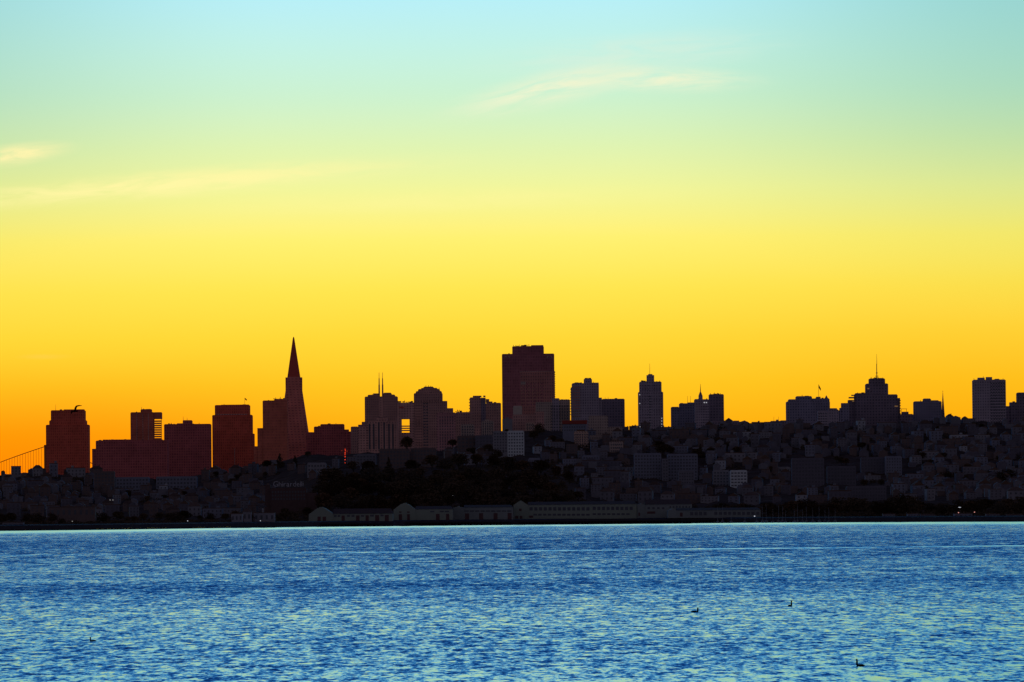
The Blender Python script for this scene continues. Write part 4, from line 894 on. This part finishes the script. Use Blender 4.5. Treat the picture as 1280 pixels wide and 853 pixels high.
# single trees the photograph shows
for px, py, h, kd in ((442,592,15,3),(462,594,17,2),(486,592,19,4),(515,592,16,2),(540,588,19,3),(556,590,17,0),(574,588,20,2),(596,586,18,3),(618,590,19,2),(636,592,20,0),(654,594,17,3),(676,596,19,2),(694,600,16,3),(712,606,15,2),(604,556,11,2),(566,560,12,3),(583,558,10,2),(508.5,557,21,3),(335,590,15,2),(345,592,12,3),(350,585,18,4),(369,584,14,4),(385,573,9,2),(647,548,8,2),(634,538,7,3),(675,545,16,1),(668,552,14,2),(690,556,12,3),(700,560,12,2),(641,545,7,2),(823,568,17,3),(830,571,16,2),(838,570,12,3),(876,572,16,4),(871,575,14,2),(912,581,9,2),(810,547,7,2),(897,584,9,3),
                     (1052,582,10,2),(1058,583,10,3),(1046,578,8,2),(1078,563,10,2),(1085,556,8,3),(600,562,15,2),(612,568,13,3),(590,572,12,2),(622,575,13,1),(628,572,12,3),(1007,555,8,2),(1180,575,9,2),(1210,590,10,3),(1230,602,13,0),(1250,604,14,0),(1262,600,13,1),(1150,570,9,2),(270,598,9,3),(282,600,10,2),(296,602,9,3),(312,600,9,2),(160,622,9,2),(185,630,10,3),(205,628,9,2),(230,622,8,3)):
    put_tree(px, depth_for(px, py), h, kd, 'among the hillside buildings')
# scattered hillside trees
for k in range(40):
    px = (730 + 560*((k*0.7548) % 1.0)) if k % 4 else (5 + 340*((k*0.57) % 1.0))
    top = ip(px, RIDGE) + 6; low = 618 if px > 700 else 632
    put_tree(px, depth_for(px, random.uniform(top, low)), 6 + 5*random.random(), random.choice((2,3,2,3,4,1)), 'among the hillside buildings')

# ------------------------------------------------------------------ houses
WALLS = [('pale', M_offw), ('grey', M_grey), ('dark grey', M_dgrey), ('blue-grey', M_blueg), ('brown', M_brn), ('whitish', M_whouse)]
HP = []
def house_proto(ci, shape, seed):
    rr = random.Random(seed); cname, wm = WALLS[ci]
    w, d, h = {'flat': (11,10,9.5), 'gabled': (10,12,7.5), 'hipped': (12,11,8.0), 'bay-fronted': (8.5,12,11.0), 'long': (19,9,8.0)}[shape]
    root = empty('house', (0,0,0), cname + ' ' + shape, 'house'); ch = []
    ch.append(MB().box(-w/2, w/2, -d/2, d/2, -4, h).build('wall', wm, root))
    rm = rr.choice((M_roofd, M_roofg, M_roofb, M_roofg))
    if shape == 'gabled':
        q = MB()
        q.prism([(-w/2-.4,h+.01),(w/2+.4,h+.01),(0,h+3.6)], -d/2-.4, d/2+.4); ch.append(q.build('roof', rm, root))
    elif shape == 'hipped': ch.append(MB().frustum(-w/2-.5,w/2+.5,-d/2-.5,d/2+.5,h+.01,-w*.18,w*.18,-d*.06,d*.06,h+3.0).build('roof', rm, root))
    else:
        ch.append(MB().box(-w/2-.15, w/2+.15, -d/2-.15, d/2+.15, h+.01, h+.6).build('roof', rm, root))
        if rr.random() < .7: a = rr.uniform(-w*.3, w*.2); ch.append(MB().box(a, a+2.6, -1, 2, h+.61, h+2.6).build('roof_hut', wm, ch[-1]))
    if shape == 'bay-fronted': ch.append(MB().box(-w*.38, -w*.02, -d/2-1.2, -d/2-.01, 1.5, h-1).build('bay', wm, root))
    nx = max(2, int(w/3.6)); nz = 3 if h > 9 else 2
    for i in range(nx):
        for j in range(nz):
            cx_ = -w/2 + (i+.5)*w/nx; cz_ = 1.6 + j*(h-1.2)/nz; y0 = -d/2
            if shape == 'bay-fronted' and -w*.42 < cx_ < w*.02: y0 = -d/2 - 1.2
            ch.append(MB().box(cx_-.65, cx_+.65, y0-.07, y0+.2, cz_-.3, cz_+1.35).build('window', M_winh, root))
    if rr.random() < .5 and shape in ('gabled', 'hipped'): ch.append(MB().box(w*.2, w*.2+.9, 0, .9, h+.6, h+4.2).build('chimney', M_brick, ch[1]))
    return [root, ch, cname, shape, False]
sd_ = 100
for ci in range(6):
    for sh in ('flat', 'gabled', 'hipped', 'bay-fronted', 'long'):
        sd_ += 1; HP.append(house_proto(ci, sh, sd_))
HOUSES = []
def zone(px, py):
    top = ip(px, RIDGE); low = 625 if px > 345 else 645
    f_ = (py - top)/(low - top)
    return 'on the ridge' if f_ < .10 else 'high on slope' if f_ < .38 else 'midway up slope' if f_ < .68 else 'low on slope'
def put_house(px, Y, s_=1.0, rz=None, only=None):
    wts = [3,4,5,4,4,1.0] if px > 400 else [.8,1.5,5,1.2,7,.2]; ci = random.choices(range(6), wts)[0]; sh = random.randrange(5) if only is None else only
    p = HP[ci*5 + sh]; x = P(px, HOR-20, Y).x; z = zg(px, Y); loc = (x, Y, z + .2)
    rz = .14*math.sin(px*.012 + .4) + random.uniform(-.05,.05) if rz is None else rz
    sc = (s_*random.uniform(.9,1.15), s_, s_*random.uniform(.85,1.2))
    if not p[4]: p[4] = True; o = p[0]; o.location = loc; o.rotation_euler = (0,0,rz); o.scale = sc
    else: o = copy_tree(p[0], p[1], loc, rz, sc)
    HOUSES.append((px, proj(x, Y, z)[1], o, p[2], p[3]))
def taken(px, py):  # keep the blocks listed above in view
    for a, b, c, d in ((790,874,566,603),(890,936,586,607),(988,1072,571,607),(1075,1129,570,592),(616,676,538,582),(193,248,594,612),(143,188,596,612),(1057,1110,607,626),(338,398,598,624)):
        if a - 5 < px < b + 5 and c + 3 < py < d + 6: return True
    return False
# right-hand slope
row = 0; py = 541.0
while py < 628:
    px = 728 + (row % 2)*14
    while px < 1300:
        q = px + random.uniform(-4, 4); top = ip(q, RIDGE) + 3
        yy = py + random.uniform(-.9, .9) + 2.2*math.sin(q*.011 + row)
        if yy > top and not taken(q, yy) and len(HOUSES) < 205 and not (q < 800 and yy < 548): put_house(q, depth_for(q, yy), .82 + .3*random.random())
        px += 27
    py += 8.6; row += 1
# ridge line houses on the right
for px in (912,929,935,945,952,966,1122,1129,1188,1196,1207,1213): put_house(px, 6085, .55 + .15*random.random(), None, random.choice((0,1,2,4)))
for px in (784,790,794,832,836): put_house(px, 6085, .45, None, 0)
# left slope
row = 0; py = 595.0
while py < 648:
    px = -6 + (row % 2)*13
    while px < 352:
        q = px + random.uniform(-4, 4); yy = py + random.uniform(-.9, .9) + 1.5*math.sin(q*.013 + row)
        if yy > ip(q, RIDGE) + 1.5 and not taken(q, yy) and len(HOUSES) < 286: put_house(q, depth_for(q, yy, Ds(q) + 70), .8 + .3*random.random())
        px += 25
    py += 8.5; row += 1
for px in (4, 17, 39, 46, 54, 66, 92): put_house(px, 6080, .5 + .2*random.random(), None, random.choice((0,1,2)))
# slope left and right of the white block
for px, yy in ((560,574),(572,566),(585,576),(600,571),(612,560),(590,582),(606,582),(686,558),(697,561),(672,566),(440,582),(456,588),(365,588),(378,592),(392,600),(410,592),(420,586),(562,570),(578,572),(606,573),(682,574),(692,578),(704,575),(712,583),(700,592),(715,600)): put_house(px, depth_for(px, yy), .8)
for p in HP:
    if not p[4]:
        for c in p[1]: bpy.data.objects.remove(c)
        bpy.data.objects.remove(p[0])
# undergrowth on the bluff and in the gullies (uncountable) and the mass of small far houses
def undergrowth():
    rr = random.Random(5); bm = bmesh.new()
    def clump(px, Y, r_, h_, n_):
        x0 = P(px, HOR, Y).x; z0 = zg(px, Y)
        for _ in range(n_):
            an = rr.random()*6.28; d = r_*rr.random()**.5; c = Vector((x0 + math.cos(an)*d, Y + math.sin(an)*d, z0 + h_*rr.random()*(1 - .6*(d/r_)**2)))
            u_ = Vector((rr.gauss(0,1), rr.gauss(0,1), rr.gauss(0,.6))).normalized(); w_ = u_.orthogonal().normalized(); s_ = rr.uniform(.5, 1.3)
            bm.faces.new([bm.verts.new(c + q) for q in (u_*s_, w_*s_*.8, -u_*s_, -w_*s_*.8)])
    for k in range(520):
        px = rr.uniform(348, 735); clump(px, Ds(px) + rr.uniform(150, 640), rr.uniform(3, 7), rr.uniform(2.5, 6), 40)
    for k in range(330):
        px = rr.uniform(560, 740); yy = rr.uniform(max(556, ip(px, RIDGE)+6), 606)
        if taken(px, yy) and px > 630: continue
        clump(px, depth_for(px, yy), rr.uniform(3, 6), rr.uniform(2, 5), 34)
    for k in range(420):
        px = rr.uniform(722, 1300); clump(px, Ds(px) + rr.uniform(70, 330), rr.uniform(3, 6), rr.uniform(2, 5), 36)
    for k in range(380):
        px = rr.uniform(735, 1300) if k % 4 else rr.uniform(-10, 350); yy = rr.uniform(ip(px, RIDGE) + 4, 622 if px > 700 else 640)
        if taken(px, yy): continue
        clump(px, depth_for(px, yy, Ds(px) + 90) + 6, rr.uniform(2.5, 5), rr.uniform(3, 8), 34)
    for k in range(160):
        px = rr.uniform(-10, 350); clump(px, Ds(px) + rr.uniform(60, 240), rr.uniform(2, 5), rr.uniform(1.5, 3.5), 30)
    me = bpy.data.meshes.new('undergrowth'); bm.to_mesh(me); bm.free(); me.materials.append(M_leaf[1])
    o = bpy.data.objects.new('undergrowth', me); COL.objects.link(o); tag(o, 'dark uncountable shrubs covering the bluff and shoreline gullies', 'shrubs', kind='stuff')
undergrowth()
def far_houses():
    rr = random.Random(9); bms = [MB() for _ in range(3)]; n_ = 0
    while n_ < 620:
        px = rr.uniform(735, 1300) if rr.random() < .74 else rr.uniform(-10, 350)
        lo = 622 if px > 700 else 640
        py = rr.uniform(ip(px, RIDGE) + 2, lo); py = round(py/4.3)*4.3 + 2.2*math.sin(px*.011) + rr.uniform(-.5,.5)
        if py < ip(px, RIDGE) + 1.5: continue
        if taken(px, py) or (px < 800 and py < 552): continue
        Y = depth_for(px, py, Ds(px) + 90) + 3; x = P(px, HOR, Y).x; z = zg(px, Y); w, d, h = rr.uniform(2.6, 5.5), rr.uniform(3, 5), rr.uniform(4.5, 8.0)
        b = rr.choice(bms); b.box(x-w, x+w, Y-d, Y+d, z-4, z+h)
        if rr.random() < .55: b.prism([(x-w-.2,z+h+.02),(x+w+.2,z+h+.02),(x+rr.uniform(-.3,.3)*w,z+h+2.2)], Y-d-.2, Y+d+.2)
        n_ += 1
    root = empty('far_houses', (0, 5500, 0), 'uncountable mass of small dim houses filling the hillside gaps', 'houses'); root['kind'] = 'stuff'
    me_all = bmesh.new()
    for i, b in enumerate(bms):
        m_ = bpy.data.meshes.new('t'); b.bm.to_mesh(m_); b.bm.free()
        for p in m_.polygons: p.material_index = i
        me_all.from_mesh(m_); bpy.data.meshes.remove(m_)
    me = bpy.data.meshes.new('far_houses'); me_all.to_mesh(me); me_all.free()
    for q in (M_dgrey, M_brn, M_grey): me.materials.append(q)
    bpy.data.objects.remove(root)
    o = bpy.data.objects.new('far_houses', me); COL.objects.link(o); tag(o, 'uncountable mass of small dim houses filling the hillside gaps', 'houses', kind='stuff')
far_houses()
LM = [(0,'the far left edge'),(83,'the stepped rust tower'),(160,'the long low maroon block'),(234,'the square maroon tower'),(290,'the rust flag tower'),(366,'the pyramid'),(425,'the red light string'),(476,'the twin spires'),(535,'the domed tower'),(590,'the ragged brown towers'),(640,'the white gridded block'),(690,'the granite skyscraper'),(731,'the balconied tower'),
      (775,'the plain dark slab'),(813,'the slim needle tower'),(876,'the spired tower'),(950,'the low ridge gap'),(1010,'the flag-topped block'),(1060,'the wide dark flats'),(1096,'the mast-topped tower'),(1160,'the church steeple'),(1237,'the tall gridded tower'),(1290,'the right edge')]
def landmark(px): return min(LM, key=lambda q: abs(q[0] - px))[1]
cells_ = {}
for px, py, o, cn, sh in HOUSES: cells_.setdefault((cn, sh, zone(px, py), landmark(px)), []).append((px, py, o))
for (cn, sh, zn, lm), L in cells_.items():
    L.sort(key=lambda q: q[0])
    for i, (px, py, o) in enumerate(L):
        head = ('%s %s house' % (cn, sh)) if len(L) == 1 else ('%s%s %s house from left' % (ORD[i] or 'first ', cn, sh))
        o['label'] = '%s %s below %s' % (head, zn, lm); o['group'] = 'houses on the hillside'; o['category'] = 'house'
cells_ = {}
for px, o, kd, place in TREES: cells_.setdefault((PROT[kd][2], place, landmark(px)), []).append((px, o))
for (nm, place, lm), L in cells_.items():
    L.sort(key=lambda q: q[0])
    short = {'on the dark wooded bluff behind the pier sheds': 'on the wooded bluff below', 'in the dark shoreline belt right of the bluff': 'in the shoreline tree belt below', 'along the low left waterfront': 'by the left waterfront below', 'among the hillside buildings': 'among hillside buildings below'}[place]
    for i, (px, o) in enumerate(L):
        head = nm if len(L) == 1 else '%s%s from left' % (ORD[i] or 'first ', nm)
        o['label'] = '%s %s %s' % (head, short, lm); o['group'] = 'trees ' + place; o['category'] = 'tree'

# ------------------------------------------------------------------ marina sailboats
r0 = empty('sailboat', (0,0,0), 'sailboat', 'sailboat')
q = MB(); L_ = 9.0
sec = [(-4.5,.5,.9),(-2,1.3,1.0),(1.5,1.35,1.05),(3.6,.7,1.2),(4.7,.05,1.35)]
vs = [[q.bm.verts.new((x,-w,h)), ] + [q.bm.verts.new((x,-w*.7,-.3)), q.bm.verts.new((x,w*.7,-.3)), q.bm.verts.new((x,w,h))] for x, w, h in sec]
for a, b in zip(vs[:-1], vs[1:]):
    for i in range(4): q.bm.faces.new((a[i], b[i], b[(i+1) % 4], a[(i+1) % 4]))
q.bm.faces.new(vs[0]); q.bm.faces.new(vs[-1][::-1]); bmesh.ops.recalc_face_normals(q.bm, faces=q.bm.faces[:])
ch = [q.build('hull', M_hull, r0), MB().frustum(-2.2,1.6,-.8,.8,1.0,-1.9,1.0,-.6,.6,1.7).build('cabin', M_grey, r0),
      MB().tube((.6,0,1.0),(.6,0,13.2),.13,.08,6).build('mast', M_mast, r0)]
ch += [MB().tube((.5,0,2.4),(-3.6,0,2.5),.1,.08,5).build('boom', M_mast, ch[-1])]
bs = sorted([892.5,897,903,914,931,946,953,958,966,973,978,982,993,997,1003,1008,1016,1024,1031,1036,1044])
for i, px in enumerate(bs):
    Y = Ds(px) - 12 - 14*(i % 2); loc = (P(px, HOR, Y).x, Y, .1)
    s_ = random.uniform(.7, 1.12)
    if i == 0: o = r0; o.location = loc; o.scale = (.9,.9,s_)
    else: o = copy_tree(r0, ch, loc, 0, (.9,.9,s_))
    o.rotation_euler = (0,0, 1.57 + random.uniform(-.4,.4))
    tag(o, '%smoored sailboat with bare mast, counted from the left of the marina' % (ORD[i] or 'first '), 'sailboat', 'sailboats moored in the marina')

# ------------------------------------------------------------------ birds
def skin_mesh(name, verts, edges, radii, mat, sub=2, root=0):
    me = bpy.data.meshes.new(name); me.from_pydata(verts, edges, []); me.update()
    o = bpy.data.objects.new(name, me); COL.objects.link(o)
    sk = o.modifiers.new('skin', 'SKIN'); o.modifiers.new('sub', 'SUBSURF').levels = sub; o.modifiers['sub'].render_levels = sub
    lay = me.skin_vertices[0] if me.skin_vertices else None
    for i, r_ in enumerate(radii):
        lay.data[i].radius = r_ if isinstance(r_, tuple) else (r_, r_)
    lay.data[root].use_root = True
    dg = bpy.context.evaluated_depsgraph_get(); dg.update()
    me2 = bpy.data.meshes.new_from_object(o.evaluated_get(dg)); bpy.data.objects.remove(o)
    me2.materials.clear(); me2.materials.append(mat)
    for p in me2.polygons: p.use_smooth = True
    o2 = bpy.data.objects.new(name, me2); COL.objects.link(o2); return o2
def waterbird(label, px, py, face, length_px, yaw=0.0, neck=1.0, fat=1.0):
    Y = ground_depth(px, py, 0.0); a = P(px, py, Y); L = length_px*Y/F
    r = empty('water_bird', (a.x, Y, 0), label, 'bird')
    r.rotation_euler = (0, 0, (0 if face > 0 else PI) + yaw)
    nh = L*.62*neck
    V = [(-.05*L,0,.05*L), (-.30*L,0,.06*L), (-.50*L,0,.055*L), (.22*L,0,.055*L), (.33*L,0,.12*L), (.36*L,0,.30*nh+.05*L), (.345*L,0,.72*nh), (.375*L,0,.97*nh), (.44*L,0,.985*nh)]
    E = [(0,1),(1,2),(0,3),(3,4),(4,5),(5,6),(6,7),(7,8)]
    R = [(.20*L*fat,.17*L*fat), (.17*L*fat,.13*L*fat), .05*L, (.17*L*fat,.14*L*fat), .13*L, .11*L, .10*L, .12*L, .06*L]
    b = skin_mesh('body', V, E, R, M_feather); b.parent = r
    MB().tube((.45*L,0,.985*nh), (.60*L,0,.96*nh), .018*L, .004*L, 6).build('beak', M_beak, r)
waterbird('black long-necked water bird facing left, at lower left of the bay', 116.0, 801.8, -1, 8.5)
waterbird('black long-necked water bird facing right, right of centre mid-water', 868.5, 765.8, 1, 10.5, 0, .9)
waterbird('small upright water bird seen nearly end-on, farthest out', 987.6, 758.0, 1, 9.5, -1.1, 1.15)
waterbird('black long-necked water bird facing left, nearest and lowest right', 1075.5, 833.0, -1, 12.0, 0, 1.2, 1.1)
# gull in flight
Yg_ = 420.0; a = P(93.5, 514.2, Yg_); k = Yg_/F
r = empty('flying_gull', a, 'dark gull gliding with bent raised wing across the stepped tower top', 'bird')
V = [(0,0,0), (-2.6,.3,.1), (-5.2,.5,-.3), (3.0,0,.1), (4.6,0,.1), (.6,-1.2,.9), (1.2,-3.0,4.0), (2.6,-4.4,6.2), (6.2,-5.0,6.9), (9.6,-5.2,6.6),
     (-1.6,2.4,.2), (-4.2,7.0,-.6), (-5.4,10.0,-3.2)]
E = [(0,1),(1,2),(0,3),(3,4),(0,5),(5,6),(6,7),(7,8),(8,9),(0,10),(10,11),(11,12)]
R = [(1.7,1.6), (1.4,1.3), (1.3,.8), (1.3,1.2), .8, (1.9,1.1), (2.0,.9), (1.9,.85), (1.3,.65), (.35,.25), (1.9,.9), (1.7,.7), (.8,.35)]
o = skin_mesh('body', [tuple(q*k for q in v) for v in V], E, [tuple(q*k*.78 for q in rr_) if isinstance(rr_, tuple) else rr_*k*.78 for rr_ in R], M_feather); o.parent = r
MB().tube((4.9*k,0,.1*k), (6.0*k,0,-.2*k), .16*k, .04*k, 6).build('beak', M_beak, r)
